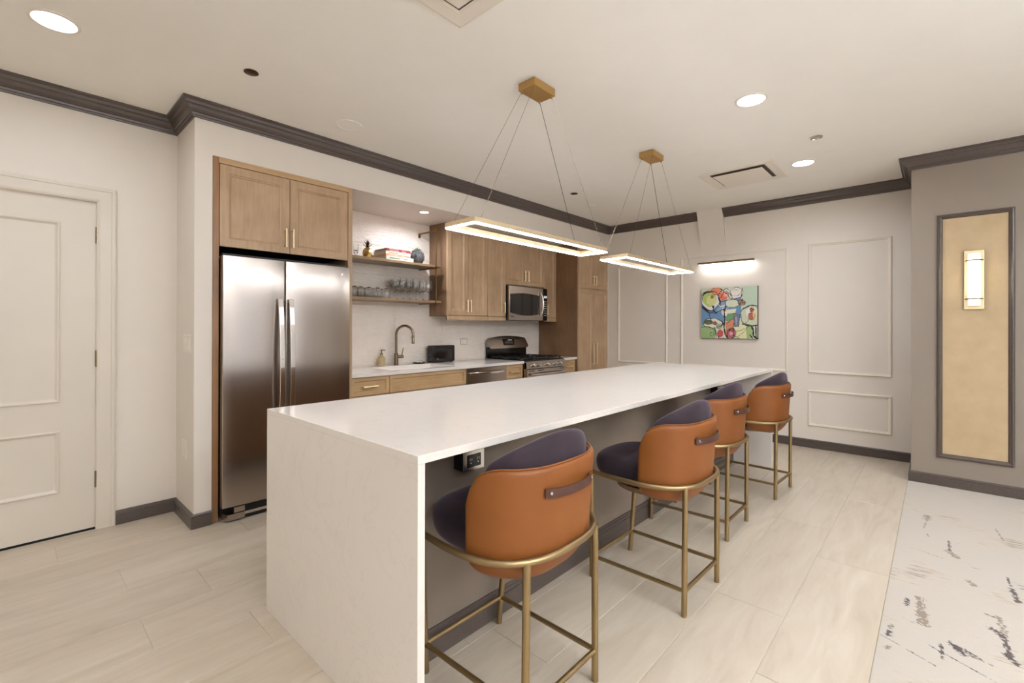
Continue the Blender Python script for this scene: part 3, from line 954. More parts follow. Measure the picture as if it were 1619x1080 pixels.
fa = thing('faucet', (2.594, 3.935, .914), 'tall brushed nickel gooseneck faucet with a side lever behind the sink', 'faucet')
bx, by = 2.594, 3.935
finish('base', MB().lathe([(.027, .9145), (.027, .919), (.021, .922), (.021, 1.03), (.016, 1.036)], (bx, by, 0), 20), NICKEL, fa, smooth=True)
pts = [(bx, by, 1.03)]
R_ = .088; dx, dy = .62, -.785
zc = 1.315-R_
for k in range(21):
    a = PI-PI*k/20
    u = R_+R_*math.cos(a)
    pts.append((bx+dx*u, by+dy*u, zc+R_*math.sin(a)))
finish('spout', MB().tube(pts, .0125, 14), NICKEL, fa, smooth=True)
e = Vector(pts[-1])
finish('spray_head', MB().tube([e, e-Vector((0, 0, .008)), e-Vector((0, 0, .012)), e-Vector((0, 0, .095))], [.0125, .0125, .0155, .0145], 14), NICKEL, fa, smooth=True)
finish('valve', MB().tube([(bx, by, 1.0), (bx+.075, by-.01, 1.0)], .0165, 14), NICKEL, fa, smooth=True)
finish('lever', MB().tube([(bx+.062, by-.008, 1.01), (bx+.078, by-.01, 1.085)], [.006, .0045], 10), NICKEL, fa, smooth=True)

# soap dispenser
sp = thing('soap_dispenser', (2.452, 3.95, .914), 'pale amber soap bottle with a pump left of the faucet', 'soap dispenser')
SOAP = plain('amber soap glass', srgb(216, 196, 150), .2, var=.04, Transmission_Weight=.25)
finish('bottle', MB().lathe([(.034, .9145), (.036, .918), (.037, .98), (.034, .998), (.018, 1.012), (.012, 1.02), (.012, 1.026)], (2.452, 3.95, 0), 20), SOAP, sp, smooth=True)
mb = MB().lathe([(.014, 1.026), (.014, 1.038), (.006, 1.040), (.005, 1.066), (.012, 1.068), (.012, 1.076)], (2.452, 3.95, 0), 14)
mb.tube([(2.452, 3.95, 1.072), (2.485, 3.935, 1.070)], .0045, 8)
finish('pump', mb, NICKEL, sp, smooth=True)
# small black dish with two objects beside the faucet
sd = thing('soap_dish', (2.90, 4.0, .914), 'small black dish holding sink stoppers right of the faucet', 'dish')
finish('plate', MB().lathe([(.03, .9145), (.055, .916), (.072, .926), (.068, .927), (.05, .920), (.01, .919)], (2.90, 4.0, 0), 20), BLACKM, sd, smooth=True)
finish('stopper', MB().lathe([(.022, .9205), (.022, .930), (.008, .934), (.006, .944), (.010, .948)], (2.875, 3.995, 0), 14), STEELP, sd, smooth=True)
finish('stopper', MB().lathe([(.018, .9205), (.018, .928), (.006, .932), (.005, .940), (.009, .944)], (2.925, 4.0, 0), 14), STEELP, sd, smooth=True)

# black toaster-like box
tb = thing('toaster', (3.185, 3.93, .914), 'black glossy square-sided toaster on the counter right of the faucet', 'toaster')
mb = MB().box(3.025, 3.345, 3.895, 3.995, .920, 1.103)
finish('body', mb, BLACK, tb, bev=.016, seg=4, smooth=True)
finish('front_panel', MB().rects(plane_y(3.896), [(0, 0), (0, .002), (.006, .004), (.008, .002)], 3.062, 3.315, .945, 1.072), GLASSK, tb, bev=.001)
finish('feet', MB().lathe([(.012, .9145), (.012, .921)], (3.06, 3.92, 0), 10).lathe([(.012, .9145), (.012, .921)], (3.31, 3.92, 0), 10).lathe([(.012, .9145), (.012, .921)], (3.06, 3.975, 0), 10).lathe([(.012, .9145), (.012, .921)], (3.31, 3.975, 0), 10), BLACKM, tb)
finish('button', MB().lathe([(.008, 0), (.007, -.004)], (3.09, 3.892, .958), 12, 'y'), STEELP, tb)
finish('slot', MB().box(3.06, 3.31, 3.93, 3.945, 1.0955, 1.0972).box(3.06, 3.31, 3.97, 3.985, 1.0955, 1.0972), DARKV, tb)

for o_, d_ in ((fa, (.098, .128, -.014)), (sp, (.088, .140, -.014)), (sd, (.085, .072, -.014)), (tb, (.083, .110, -.014))):
    o_.location = Vector(o_.location)+Vector(d_)

# ------------------------------------------------------------------ range
rg = thing('gas_range', (4.404, 3.80, 0), 'stainless steel gas range with black grates, five knobs and an arched backguard', 'stove')
RX0, RX1, RF = 4.031, 4.777, 3.457
finish('body', MB().box(RX0, RX1, RF+.045, 4.135, .04, .895), BLACKM, rg)
finish('side_trim', MB().box(RX0, RX0+.012, RF+.01, RF+.045, .05, .895), STEEL, rg)
# cooktop
finish('cooktop', MB().box(RX0, RX1, RF+.03, 4.09, .895, .918), BLACK, rg, bev=.004)
mb = MB().loft([[(RX0, RF+.044, .820), (RX1, RF+.044, .820), (RX1, RF+.044, .905), (RX0, RF+.044, .905)],
                [(RX0, RF-.004, .820), (RX1, RF-.004, .820), (RX1, RF+.012, .905), (RX0, RF+.012, .905)]])
cpn = finish('control_panel', mb, STEEL, rg, bev=.002)
for kx in (4.150, 4.243, 4.416, 4.580, 4.663):
    mb = MB().lathe([(.024, .002), (.024, -.006), (.019, -.008), (.017, -.028), (.014, -.032), (.001, -.033)], (kx, RF+.001, .860), 20, 'y')
    mb.box(kx-.004, kx+.004, RF-.034, RF-.028, .845, .875)
    finish('knob', mb, STEELP, cpn, smooth=True)
od = finish('oven_door', MB().box(RX0+.002, RX1-.002, RF-.004, RF+.044, .20, .812), STEEL, rg, bev=.003)
finish('oven_window', MB().box(RX0+.12, RX1-.12, RF-.006, RF-.004, .33, .66), GLASSK, od)
finish('oven_handle', (lambda m: m.tube([(RX0+.05+(RX1-RX0-.1)*q/14, RF-.020-.032*math.sin(PI*q/14)**.7, .755) for q in range(15)], .011, 10).box(RX0+.045, RX0+.07, RF-.022, RF-.003, .745, .765).box(RX1-.07, RX1-.045, RF-.022, RF-.003, .745, .765))(MB()), STEELP, od, smooth=True)
finish('vent_slot', MB().box(RX0+.03, RX0+.13, RF-.0055, RF-.003, .792, .800).box(RX0+.2, RX0+.3, RF-.0055, RF-.003, .792, .800).box(RX1-.13, RX1-.03, RF-.0055, RF-.003, .792, .800), DARKV, od)
finish('storage_drawer', MB().box(RX0+.002, RX1-.002, RF-.002, RF+.044, .06, .195), STEEL, rg, bev=.003)
# grates and burners
GRATE = plain('cast iron', srgb(22, 20, 20), .35, var=.1, bumps=(90, .2))
for gx in (RX0+.135, (RX0+RX1)/2, RX1-.135):
    mb = MB(); hw = .112 if gx != (RX0+RX1)/2 else .108
    ya, yb = RF+.07, 4.05
    zt_ = .944
    for x in (gx-hw, gx+hw): mb.box(x-.005, x+.005, ya, yb, zt_-.012, zt_)
    for y in (ya, (ya+yb)/2, yb): mb.box(gx-hw, gx+hw, y-.005, y+.005, zt_-.012, zt_)
    for yc in (ya+.13, yb-.13):
        mb.box(gx-hw, gx-.03, yc-.005, yc+.005, zt_-.012, zt_+.003); mb.box(gx+.03, gx+hw, yc-.005, yc+.005, zt_-.012, zt_+.003)
        mb.box(gx-.005, gx+.005, yc-.125, yc-.03, zt_-.012, zt_+.003); mb.box(gx-.005, gx+.005, yc+.03, yc+.125, zt_-.012, zt_+.003)
    for x in (gx-hw, gx+hw):
        for y in (ya, yb): mb.box(x-.006, x+.006, y-.006, y+.006, .917, zt_)
    finish('grate', mb, GRATE, rg)
    for yc in (ya+.13, yb-.13):
        if gx == (RX0+RX1)/2 and yc > 3.75: continue
        finish('burner', MB().lathe([(.048, .917), (.046, .925), (.034, .928), (.034, .934), (.001, .935)], (gx, yc, 0), 20), GRATE, rg, smooth=True)
# backguard: black lower part, curved arched steel head with a clock
gb = finish('backguard', MB().box(RX0+.004, RX1-.004, 4.108, 4.135, .917, 1.06), BLACK, rg)
loops = []
for i in range(25):
    q = i/24; x = RX0-.002+(RX1-RX0+.004)*q
    s = abs(2*q-1)
    top = 1.190-.034*s**2 - (.030*((s-.9)/.1)**2 if s > .9 else 0)
    bot = 1.034 + (.02*((s-.93)/.07)**2 if s > .93 else 0)
    bulge = .022*(1-s*s)
    y0 = 4.081-bulge*.5
    loops.append([(x, y0-.008, bot), (x, y0+.012, (bot+top)/2), (x, 4.115, top), (x, 4.135, top), (x, 4.135, bot)])
hd = finish('backguard_head', MB().loft(loops), STEEL, rg, smooth=True)
cx = 4.404
yy = 4.075
mb = MB().loft([[(cx-.11, yy+.004, 1.078), (cx+.085, yy+.004, 1.078), (cx+.105, yy+.03, 1.150), (cx-.11, yy+.03, 1.150)],
                [(cx-.105, yy-.012, 1.076), (cx+.083, yy-.012, 1.076), (cx+.103, yy+.016, 1.152), (cx-.108, yy+.016, 1.152)]])
clk = finish('clock_panel', mb, GLASSK, hd)
E_CLK = emis('clock digits', (.75, .85, 1), .5)
mb = MB()
for k in range(5): mb.box(cx-.02+k*.016, cx-.010+k*.016, yy+.008, yy+.0095, 1.134, 1.140)
tag(finish('clock_digits', mb, E_CLK, clk), kind='stuff')
mb = MB()
for r in range(3):
    for k in range(7): mb.box(cx-.08+k*.022, cx-.07+k*.022, yy-.0105+r*.007, yy-.008+r*.007, 1.086+r*.017, 1.091+r*.017)
tag(finish('buttons', mb, STEELP, clk), kind='stuff')
rg.location.z = -.012

# ------------------------------------------------------------------ microwave
mw = thing('microwave', (4.44, 3.95, 1.375), 'stainless steel over the range microwave with a black window and a curved handle', 'microwave')
MX0, MX1, MZ0, MZ1, MY = 4.090, 4.822, 1.378, 1.792, 3.785
finish('body', MB().box(MX0, MX1, MY+.032, YN-.01, MZ0, MZ1), BLACKM, mw)
md = finish('microwave_door', MB().loft([[(MX0, MY+.031, MZ0), (4.735, MY+.031, MZ0), (4.735, MY+.031, MZ1), (MX0, MY+.031, MZ1)],
    [(MX0, MY+.004, MZ0), (4.735, MY+.0, MZ0), (4.735, MY+.0, MZ1), (MX0, MY+.004, MZ1)]]), STEEL, mw, bev=.003)
# window with a bowed top and bottom edge
ring = []
n = 14
wx0, wx1 = 4.110, 4.655
for i in range(n+1):
    q = i/n; ring.append((wx0+(wx1-wx0)*q, 1.468-.028*math.sin(PI*q)-.012*q))
for i in range(n+1):
    q = 1-i/n; ring.append((wx0+(wx1-wx0)*q, 1.693+.018*math.sin(PI*q)))
finish('window', MB().loft([[(x, MY+.004, z) for x, z in ring], [(x, MY-.002, z) for x, z in ring]]), GLASSK, md)
pts = []
for i in range(15):
    q = i/14; pts.append((4.672+.018*math.sin(PI*q), MY-.004-.036*math.sin(PI*q)**.7, 1.425+(1.745-1.425)*q))
finish('handle', MB().tube(pts, [.006+.006*math.sin(PI*i/14)**.6 for i in range(15)], 10), STEELP, md, smooth=True)
cpm = finish('control_panel', MB().box(4.739, MX1, MY+.002, MY+.031, MZ0, MZ1), BLACK, mw, bev=.003)
finish('display', MB().box(4.750, 4.812, MY+.0005, MY+.0022, 1.67, 1.70), emis('microwave display', (.7, .8, .85), .12), cpm)
mb = MB()
for r in range(7):
    for k in range(3): mb.box(4.752+k*.021, 4.764+k*.021, MY+.0005, MY+.0022, 1.44+r*.030, 1.449+r*.030)
tag(finish('keypad', mb, SOCKET, cpm), kind='stuff')
finish('badge', MB().box(4.13, 4.165, MY+.0015, MY+.0035, 1.418, 1.426).lathe([(.006, .0), (.006, .0015)], (4.122, MY+.002, 1.422), 10, 'y'), BLACKM, md)

# ------------------------------------------------------------------ wall cabinets
UY = 3.838
pu = plane_y(UY+.020)
def wall_cab(x0, x1, z0, z1, doors, label, handles, rail=True):
    t = thing('wall_cabinet', ((x0+x1)/2, 3.99, z0), label, 'cabinet')
    finish('body', MB().box(x0, x1, UY+.021, YN-.009, z0, ZN-.002), WOODD, t)
    w = (x1-x0)/doors
    hh = iter(handles)
    for i in range(doors):
        a, b = x0+i*w+.002, x0+(i+1)*w-.002
        d = shaker('cabinet_door', pu, a, b, z0+.008, 2.392, WOOD, t)
        hx, h0, h1 = next(hh); pull_v(pu, hx, h0, h1, d, out=.048)
    if rail: finish('light_rail', MB().box(x0, x1, UY-.002, UY+.02, z0-.043, z0+.001).box(x0, x1, UY+.005, UY+.02, z0-.043, z0+.004), WOOD, t, bev=.001)
    return t
wall_cab(3.172, 3.772, 1.410, ZN, 2, 'two door wooden wall cabinet beside the floating shelves', [(3.444, 1.455, 1.590), (3.494, 1.455, 1.590)])
wall_cab(3.774, 4.082, 1.410, ZN, 1, 'single door wooden wall cabinet left of the microwave', [(4.040, 1.455, 1.590)])
wall_cab(4.084, 4.828, 1.803, ZN, 2, 'short two door wooden wall cabinet above the microwave', [(4.415, 1.862, 2.0), (4.478, 1.862, 2.0)], rail=False)
wall_cab(4.830, 5.087, 1.410, ZN, 1, 'narrow wooden wall cabinet between the microwave and the tall pantry', [(4.868, 1.455, 1.590)])

# ------------------------------------------------------------------ tall pantry cabinet
tc_ = thing('pantry_cabinet', (5.456, 3.8, 0), 'tall wooden pantry cabinet with four doors in the far kitchen corner', 'cabinet')
finish('body', MB().box(5.090, 5.826, YK+.002, YN-.009, .10, ZN-.002), WOODD, tc_)
finish('toe_kick', MB().box(5.092, 5.824, YK+.06, YK+.08, 0, .10), BLACKM, tc_)
pt = plane_y(YK+.001)
for (a, b, z0, z1, hx, h0, h1) in [(5.093, 5.456, 1.815, 2.400, 5.422, 1.860, 1.998), (5.460, 5.823, 1.815, 2.400, 5.487, 1.860, 1.998),
                                   (5.093, 5.456, .105, 1.809, 5.422, .785, 1.085), (5.460, 5.823, .105, 1.809, 5.502, .785, 1.085)]:
    d = shaker('cabinet_door', pt, a, b, z0, z1, WOOD, tc_); pull_v(pt, hx, h0, h1, d, out=.05)

# ------------------------------------------------------------------ floating shelves in a brass frame
SHF = 3.862
BR2 = plain('aged brass', srgb(140, 112, 70), .35, 1, var=.06)
rack = thing('hanging_shelf_frame', (2.52, 4.0, 1.53), 'slim aged brass bracket frame carrying two wooden shelves on the tiled wall', 'shelf frame')
for x in (1.945, 3.035):
    finish('upright', MB().box(x-.0045, x+.0045, SHF-.012, SHF-.003, 1.528, 2.332), BR2, rack)
    finish('wall_arm', MB().box(x-.006, x+.006, SHF-.010, YN-.009, 2.288, 2.302), BR2, rack)
    finish('wall_plate', MB().box(x-.012, x+.012, YN-.016, YN-.0078, 2.255, 2.305), BR2, rack)
    for z in (1.541, 1.912): finish('shelf_arm', MB().box(x-.004, x+.004, SHF-.085, YN-.0085, z-.010, z-.001), BR2, rack)
SHW = m_wood('shelf wood', srgb(112, 88, 62), srgb(138, 110, 80), srgb(150, 124, 92), 'x')
for z, lab in ((1.541, 'lower wooden shelf carrying the rows of drinking glasses'), (1.912, 'upper wooden shelf carrying books, plant and pineapple')):
    o = finish('shelf', MB().box(1.900, 3.110, SHF, YN-.0085, z, z+.024), SHW, bev=.001); tag(o, lab, 'shelf')
ZS1, ZS2 = 1.566, 1.937

# glasses -----------------------------------------------------------
def glass_mesh(prof, x, y, z, parent=None, name='x'):
    pass
def stemless(x, y, lab):
    # stands upside down: closed round end up
    outer = [(.031, 0), (.036, .018), (.0385, .045), (.036, .072), (.027, .092), (.012, .100), (.0005, .101)]
    inner = [(.0005, .096), (.011, .0955), (.0255, .089), (.0345, .070), (.037, .045), (.0346, .018), (.0298, 0)]
    mb = MB().lathe(outer+inner, (0, 0, 0), 20); return mb
def wine(x, y, lab):
    outer = [(.031, 0), (.031, .0015), (.012, .006), (.004, .012), (.0035, .075), (.007, .086), (.025, .098), (.036, .118), (.039, .142), (.037, .175), (.032, .212)]
    inner = [(.0310, .212), (.036, .175), (.038, .142), (.035, .119), (.024, .100), (.006, .089), (.0004, .0885)]
    return MB().lathe(outer+inner, (0, 0, 0), 20)
gm1 = finish('stemless_glass', stemless(0, 0, 0), GLASS, None, smooth=True)
gm2 = finish('wine_glass', wine(0, 0, 0), GLASS, None, smooth=True)
order = ['leftmost', 'second from left', 'third from left', 'fourth from left', 'rightmost']
first = True
for k, (x, y) in enumerate([(2.165, 3.945), (2.232, 3.945), (2.312, 3.945), (2.405, 3.945), (2.500, 3.945)]):
    o = gm1 if first else gm1.copy()
    if not first: COL.objects.link(o)
    first = False
    o.location = (x, y, ZS1)
    tag(o, 'upturned stemless glass on the lower shelf, %s of the front row of five' % order[k], 'glass', 'stemless glasses on the lower shelf')
for k, x in enumerate([2.22, 2.31, 2.40, 2.49]):
    o = gm1.copy(); COL.objects.link(o); o.location = (x+.03, 4.06, ZS1)
    tag(o, 'stemless glass in the back row of the lower shelf, %s of four' % ['leftmost', 'second from left', 'third from left', 'rightmost'][k], 'glass', 'back row of stemless glasses')
first = True
wo = ['leftmost', 'second from left', 'third from left', 'fourth from left', 'fifth from left', 'rightmost']
for k, x in enumerate([2.618, 2.690, 2.770, 2.848, 2.935, 3.010]):
    o = gm2 if first else gm2.copy()
    if not first: COL.objects.link(o)
    first = False
    o.location = (x, 3.94, ZS1)
    tag(o, 'stemmed wine glass on the lower shelf, %s of the front row' % wo[k], 'wine glass', 'wine glasses on the lower shelf')
for k, x in enumerate([2.66, 2.74, 2.82, 2.90, 2.98]):
    o = gm2.copy(); COL.objects.link(o); o.location = (x, 4.055, ZS1)
    tag(o, 'stemmed wine glass in the back row of the lower shelf, %s of five' % ['leftmost', 'second from left', 'middle one', 'fourth from left', 'rightmost'][k], 'wine glass', 'back row of wine glasses')
# two clear glasses at the left end of the top shelf
for k, (x, y) in enumerate([(2.165, 3.92), (2.23, 4.04)]):
    mb = MB().lathe([(.022, 0), (.024, .004), (.010, .010), (.008, .03), (.020, .05), (.026, .075), (.027, .11), (.0262, .11), (.025, .076), (.019, .052), (.0005, .045)], (0, 0, 0), 18)
    o = finish('footed_glass', mb, GLASS, None, smooth=True); o.location = (x, y, ZS2)
    tag(o, ['small footed glass at the left end of the upper shelf by the refrigerator cabinet', 'small footed glass behind the brass pineapple on the upper shelf'][k], 'glass')

# pineapple ---------------------------------------------------------
GOLD = plain('brass figurine', srgb(186, 150, 88), .3, 1, var=.08)
DBR = plain('dark bronze leaves', srgb(84, 66, 42), .35, 1, var=.1)
pa = thing('pineapple_ornament', (2.288, 3.93, ZS2), 'brass pineapple ornament standing on the upper shelf left of the books', 'ornament')
loops = []
for r, h in [(.024, 0), (.036, .004), (.041, .03), (.040, .052), (.033, .075), (.022, .090), (.010, .096)]:
    loops.append([(2.288+r*(1+.10*(k % 2))*math.cos(2*PI*k/14+h*8), 3.93+r*(1+.10*(k % 2))*math.sin(2*PI*k/14+h*8), ZS2+h) for k in range(14)])
finish('fruit', MB().loft(loops), GOLD, pa)
for ringn, (num, ln, tilt, z0) in enumerate([(6, .05, .95, .090), (5, .062, .55, .097), (3, .072, .2, .100)]):
    for k in range(num):
        a = 2*PI*k/num+ringn*.5
        d = Vector((math.cos(a), math.sin(a), 0)); s = Vector((-math.sin(a), math.cos(a), 0))
        loops = []
        for i in range(6):
            q = i/5
            p = Vector((2.288, 3.93, ZS2+z0)) + d*(.004+ln*math.sin(tilt)*q**1.2) + Vector((0, 0, 1))*ln*(math.cos(tilt)*q+.1*q)
            wv = .0085*(1-q)**.7+.0006; th_ = .002
            loops.append([p-s*wv, p+Vector((0, 0, -th_)), p+s*wv, p+d*.001+Vector((0, 0, th_))])
        finish('leaf', MB().loft(loops), DBR, pa)

# books --------------------------------------------------------------
def book(x0, x1, y0, y1, z, th, col, spine, lab, rot=0, ttl=None):
    cx, cy = (x0+x1)/2, (y0+y1)/2
    b = thing('book', (cx, cy, z), lab, 'book', 'books stacked on the upper shelf')
    cm = plain('book cloth '+lab[:12], col, .55, var=.05, bumps=(200, .1)); pm = plain('paper '+lab[:12], srgb(214, 200, 176), .8, var=.04)
    mb = MB().box(x0, x1, y0, y1, z, z+.003).box(x0, x1, y0, y1, z+th-.003, z+th).box(x0, x1, y0, y0+.004, z+.003, z+th-.003)
    finish('cover', mb, cm, b)
    finish('pages', MB().box(x0+.004, x1-.004, y0+.004, y1-.004, z+.003, z+th-.003), pm, b)
    sm = plain('title ink '+lab[:12], spine, .5, var=.1)
    L = x1-x0
    tag(finish('title_band', MB().box(x0+L*.12, x0+L*.5, y0-.0006, y0, z+th*.35, z+th*.62).box(x0+L*.62, x0+L*.8, y0-.0006, y0, z+th*.4, z+th*.58), sm, b), kind='stuff')
    b.rotation_euler = (0, 0, rot)
    return b
bz = ZS2
book(2.452, 2.765, 3.872, 4.10, bz, .036, srgb(206, 196, 184), srgb(110, 140, 120), 'thick white book at the bottom of the stack beside the plant')
book(2.450, 2.725, 3.876, 4.10, bz+.0362, .016, srgb(200, 140, 110), srgb(230, 220, 205), 'thin salmon pink book second from the bottom of the stack')
book(2.448, 2.725, 3.874, 4.10, bz+.0524, .028, srgb(222, 206, 180), srgb(190, 110, 80), 'cream book with reddish print in the middle of the stack')
book(2.456, 2.74, 3.878, 4.10, bz+.0806, .016, srgb(134, 44, 44), srgb(220, 190, 180), 'slim dark red book below the topmost one of the stack')
book(2.462, 2.735, 3.884, 4.10, bz+.0968, .013, srgb(118, 40, 52), srgb(206, 170, 160), 'slim burgundy book lying on top of the stack')

# potted plant ----------------------------------------------------------
pp = thing('potted_succulent', (2.866, 3.95, ZS2), 'succulent trailing over a round grey stone pot at the right of the upper shelf', 'potted plant')
POT = plain('grey stoneware', srgb(74, 70, 70), .8, var=.22, bumps=(60, .6))
finish('pot', MB().lathe([(.038, 0), (.048, .004), (.062, .03), (.068, .065), (.064, .10), (.056, .115), (.050, .115), (.055, .10), (.001, .098)], (2.866, 3.95, ZS2), 24), POT, pp, smooth=True)
SUCC = plain('succulent green', srgb(50, 58, 36), .5, var=.3)
rs = random.Random(11); mb = MB()
def bead(p, r):
    vs = [Vector(p)+Vector(q)*r for q in ((1, 0, 0), (0, 1, 0), (-1, 0, 0), (0, -1, 0), (0, 0, 1.5), (0, 0, -1.2))]
    mb.add(vs, [(0, 1, 4), (1, 2, 4), (2, 3, 4), (3, 0, 4), (1, 0, 5), (2, 1, 5), (3, 2, 5), (0, 3, 5)])
for k in range(220):
    a = rs.uniform(0, 2*PI); r = .055*math.sqrt(rs.random()); h = .112+.045*(1-(r/.055)**2)*rs.random()+.012*rs.random()
    bead((2.866+r*math.cos(a), 3.95+r*math.sin(a), ZS2+h), rs.uniform(.004, .008))
for k in range(22):
    a = rs.uniform(-2.6, .7); ln = rs.uniform(.02, .095); p0 = Vector((math.cos(a), math.sin(a), 0))
    if -2.3 < a < -.9: ln *= .25
    for j in range(int(ln/.009)+1):
        z = .115-j*.009; rr = .062+.010*min(1, j/3)
        bead((2.866+p0.x*rr+rs.uniform(-.002, .002), 3.95+p0.y*rr, ZS2+max(.008, z)), rs.uniform(.0042, .0062))
tag(finish('foliage', mb, SUCC, pp), kind='stuff')

# ------------------------------------------------------------------ pendants
PBR = plain('pale champagne brass', srgb(222, 202, 166), .42, 1, var=.03)
def pendant(x0, x1, y0, y1, z, cx0, cx1, cy0, cy1, lab):
    t = thing('linear_pendant', ((cx0+cx1)/2, (cy0+cy1)/2, CEIL), lab, 'pendant light', 'rectangular led pendants over the island')
    finish('canopy', MB().box(cx0, cx1, cy0, cy1, 2.680, CEIL-.0005), BRASS, t, bev=.0015)
    w, h = .016, .024
    o = [(x0, y0), (x1, y0), (x1, y1), (x0, y1)]; i = [(x0+w, y0+w), (x1-w, y0+w), (x1-w, y1-w), (x0+w, y1-w)]
    finish('frame', MB().loft([[(x, y, z+.004) for x, y in o], [(x, y, z+.004+h) for x, y in o], [(x, y, z+.004+h) for x, y in i], [(x, y, z+.004) for x, y in i]], closed=True), PBR, t)
    e = .0015
    o = [(x0+e, y0+e), (x1-e, y0+e), (x1-e, y1-e), (x0+e, y1-e)]; i = [(x0+w-e, y0+w-e), (x1-w+e, y0+w-e), (x1-w+e, y1-w+e), (x0+w-e, y1-w+e)]
    finish('light_strip', MB().loft([[(x, y, z-.004) for x, y in o], [(x, y, z+.004) for x, y in o], [(x, y, z+.004) for x, y in i], [(x, y, z-.004) for x, y in i]], closed=True), E_STRIP, t)
    inx, iny = .012, .012
    for (ux, uy, fx, fy) in ((cx0+.015, cy0+.015, x0+.05, y0+w/2), (cx0+.015, cy1-.015, x0+.05, y1-w/2), (cx1-.015, cy0+.015, x1-.05, y0+w/2), (cx1-.015, cy1-.015, x1-.05, y1-w/2)):
        cb = finish('cable', MB().tube([(ux, uy, 2.681), (fx, fy, z+.034)], .0010 if not (ux > cx0+.1 and uy > cy0+.05) else .0017, 6), NICKEL if not (ux > cx0+.1 and uy > cy0+.05) else BLACKM, t)
        finish('cable_grip', MB().lathe([(.005, 2.666), (.005, 2.6805)], (ux, uy, 0), 10), BRASS, cb)
PZ = 1.797
pendant(1.528, 2.752, 1.645, 1.868, PZ, 2.042, 2.236, 1.699, 1.823, 'rectangular brass led pendant hanging over the near half of the island')
pendant(3.020, 4.245, 1.640, 1.868, PZ-.002, 3.513, 3.708, 1.684, 1.805, 'rectangular brass led pendant hanging over the far half of the island')

# ------------------------------------------------------------------ recessed lamps
def can(x, y, z, lab, lit=True, r=.078, watt=None, grp='recessed ceiling lamps'):
    t = thing('recessed_light', (x, y, z), lab, 'ceiling light', grp)
    finish('trim_ring', MB().lathe([(r+.016, 0), (r+.016, -.003), (r+.003, -.006), (r, -.003), (r, 0)], (x, y, z), 32), TRIMW if lit else CEILM, t, smooth=True)
    finish('lens', MB().lathe([(r, 0), (r, -.0025), (.001, -.003)], (x, y, z), 32), E_CAN if lit else CEILM, t, smooth=True)
    if lit:
        l = bpy.data.lights.new('lamp', 'AREA'); l.shape = 'DISK'; l.size = r*1.9; l.energy = watt or CAN_W; l.color = CAN_COL; l.spread = math.radians(165)
        lo = bpy.data.objects.new('lamp', l); COL.objects.link(lo); lo.parent = t; lo.location = (0, 0, -.008)
can(.154, 3.070, CEIL, 'lit recessed lamp in the ceiling near the door', watt=3.5)
can(3.172, .866, CEIL, 'lit recessed lamp in the ceiling between the pendant and the right wall', watt=4.2)
can(4.690, .861, CEIL, 'lit recessed lamp in the ceiling next to the air diffuser', watt=8.5)
can(2.756, 3.686, ZN, 'small lit recessed lamp in the soffit above the floating shelves', r=.040, watt=6.5)
for i, (x, y) in enumerate([(1.65, .865), (-1.4, .865), (-1.4, 3.07), (-1.4, -1.4), (.15, -1.4), (1.65, -1.4), (3.17, -1.4), (4.5, -1.4), (-1.4, -3.2), (1.0, -3.2), (3.4, -3.2)]):  # all after the first are unseen lamps, added for even light
    can(x, y, CEIL, 'lit recessed ceiling lamp %s' % ['above the near half of the island, out of the photo', 'by the near window wall, level with the island', 'in the corner by the near window wall and the door wall',
        'by the near window wall behind the camera', 'just behind and left of the camera', 'above the carpet right behind the camera', 'above the carpet before the grey wall', 'at the foot of the grey wall over the carpet',
        'in the rear corner by both window walls', 'before the middle rear window', 'before the last rear window'][i])
def uplighter(x, y, lab):  # unseen bowl lamp, added to throw fill light on the ceiling
    t = thing('floor_uplighter', (x, y, 0), lab, 'floor lamp', 'bowl topped floor lamps behind the camera')
    finish('base', MB().lathe([(.14, 0), (.14, .012), (.02, .025), (.001, .026)], (x, y, 0), 24), BRONZE, t, smooth=True)
    finish('pole', MB().lathe([(.012, .02), (.012, 1.8)], (x, y, 0), 12), BRONZE, t, smooth=True)
    finish('bowl', MB().lathe([(.012, 1.79), (.10, 1.81), (.18, 1.87), (.20, 1.93), (.196, 1.93), (.175, 1.875), (.10, 1.82), (.001, 1.80)], (x, y, 0), 28), TRIMW, t, smooth=True)
    l = bpy.data.lights.new('lamp', 'AREA'); l.shape = 'DISK'; l.size = .34; l.energy = UP_FILL_W; l.color = FILL_COL
    lo = bpy.data.objects.new('lamp', l); COL.objects.link(lo); lo.parent = t; lo.location = (0, 0, 1.90); lo.rotation_euler = (PI, 0, 0)
for x, y, lab in ((2.0, -2.6, 'bronze floor uplighter before the rear window wall'), (1.1, -3.4, 'bronze floor uplighter between two rear windows'), (.5, -1.7, 'bronze floor uplighter right behind the camera'), (-.4, -3.3, 'bronze floor uplighter in the far rear corner')):
    uplighter(x, y, lab)
def flush(x, y, lab, r=.078):
    t = thing('ceiling_speaker', (x, y, CEIL), lab, 'speaker', 'flush white ceiling discs above the counter')
    finish('rim', MB().lathe([(r+.012, 0), (r+.012, -.003), (r, -.004), (r, 0)], (x, y, CEIL), 32), CEILM, t, smooth=True)
    finish('grille', MB().lathe([(r, 0), (r, -.002), (.001, -.002)], (x, y, CEIL), 32), CEILM, t, smooth=True)
flush(1.652, 3.091, 'flush white ceiling disc above the refrigerator')
flush(3.154, 3.075, 'flush white ceiling disc seen between the cables of the near pendant')
flush(4.657, 3.054, 'flush white ceiling disc farthest along the kitchen wall')
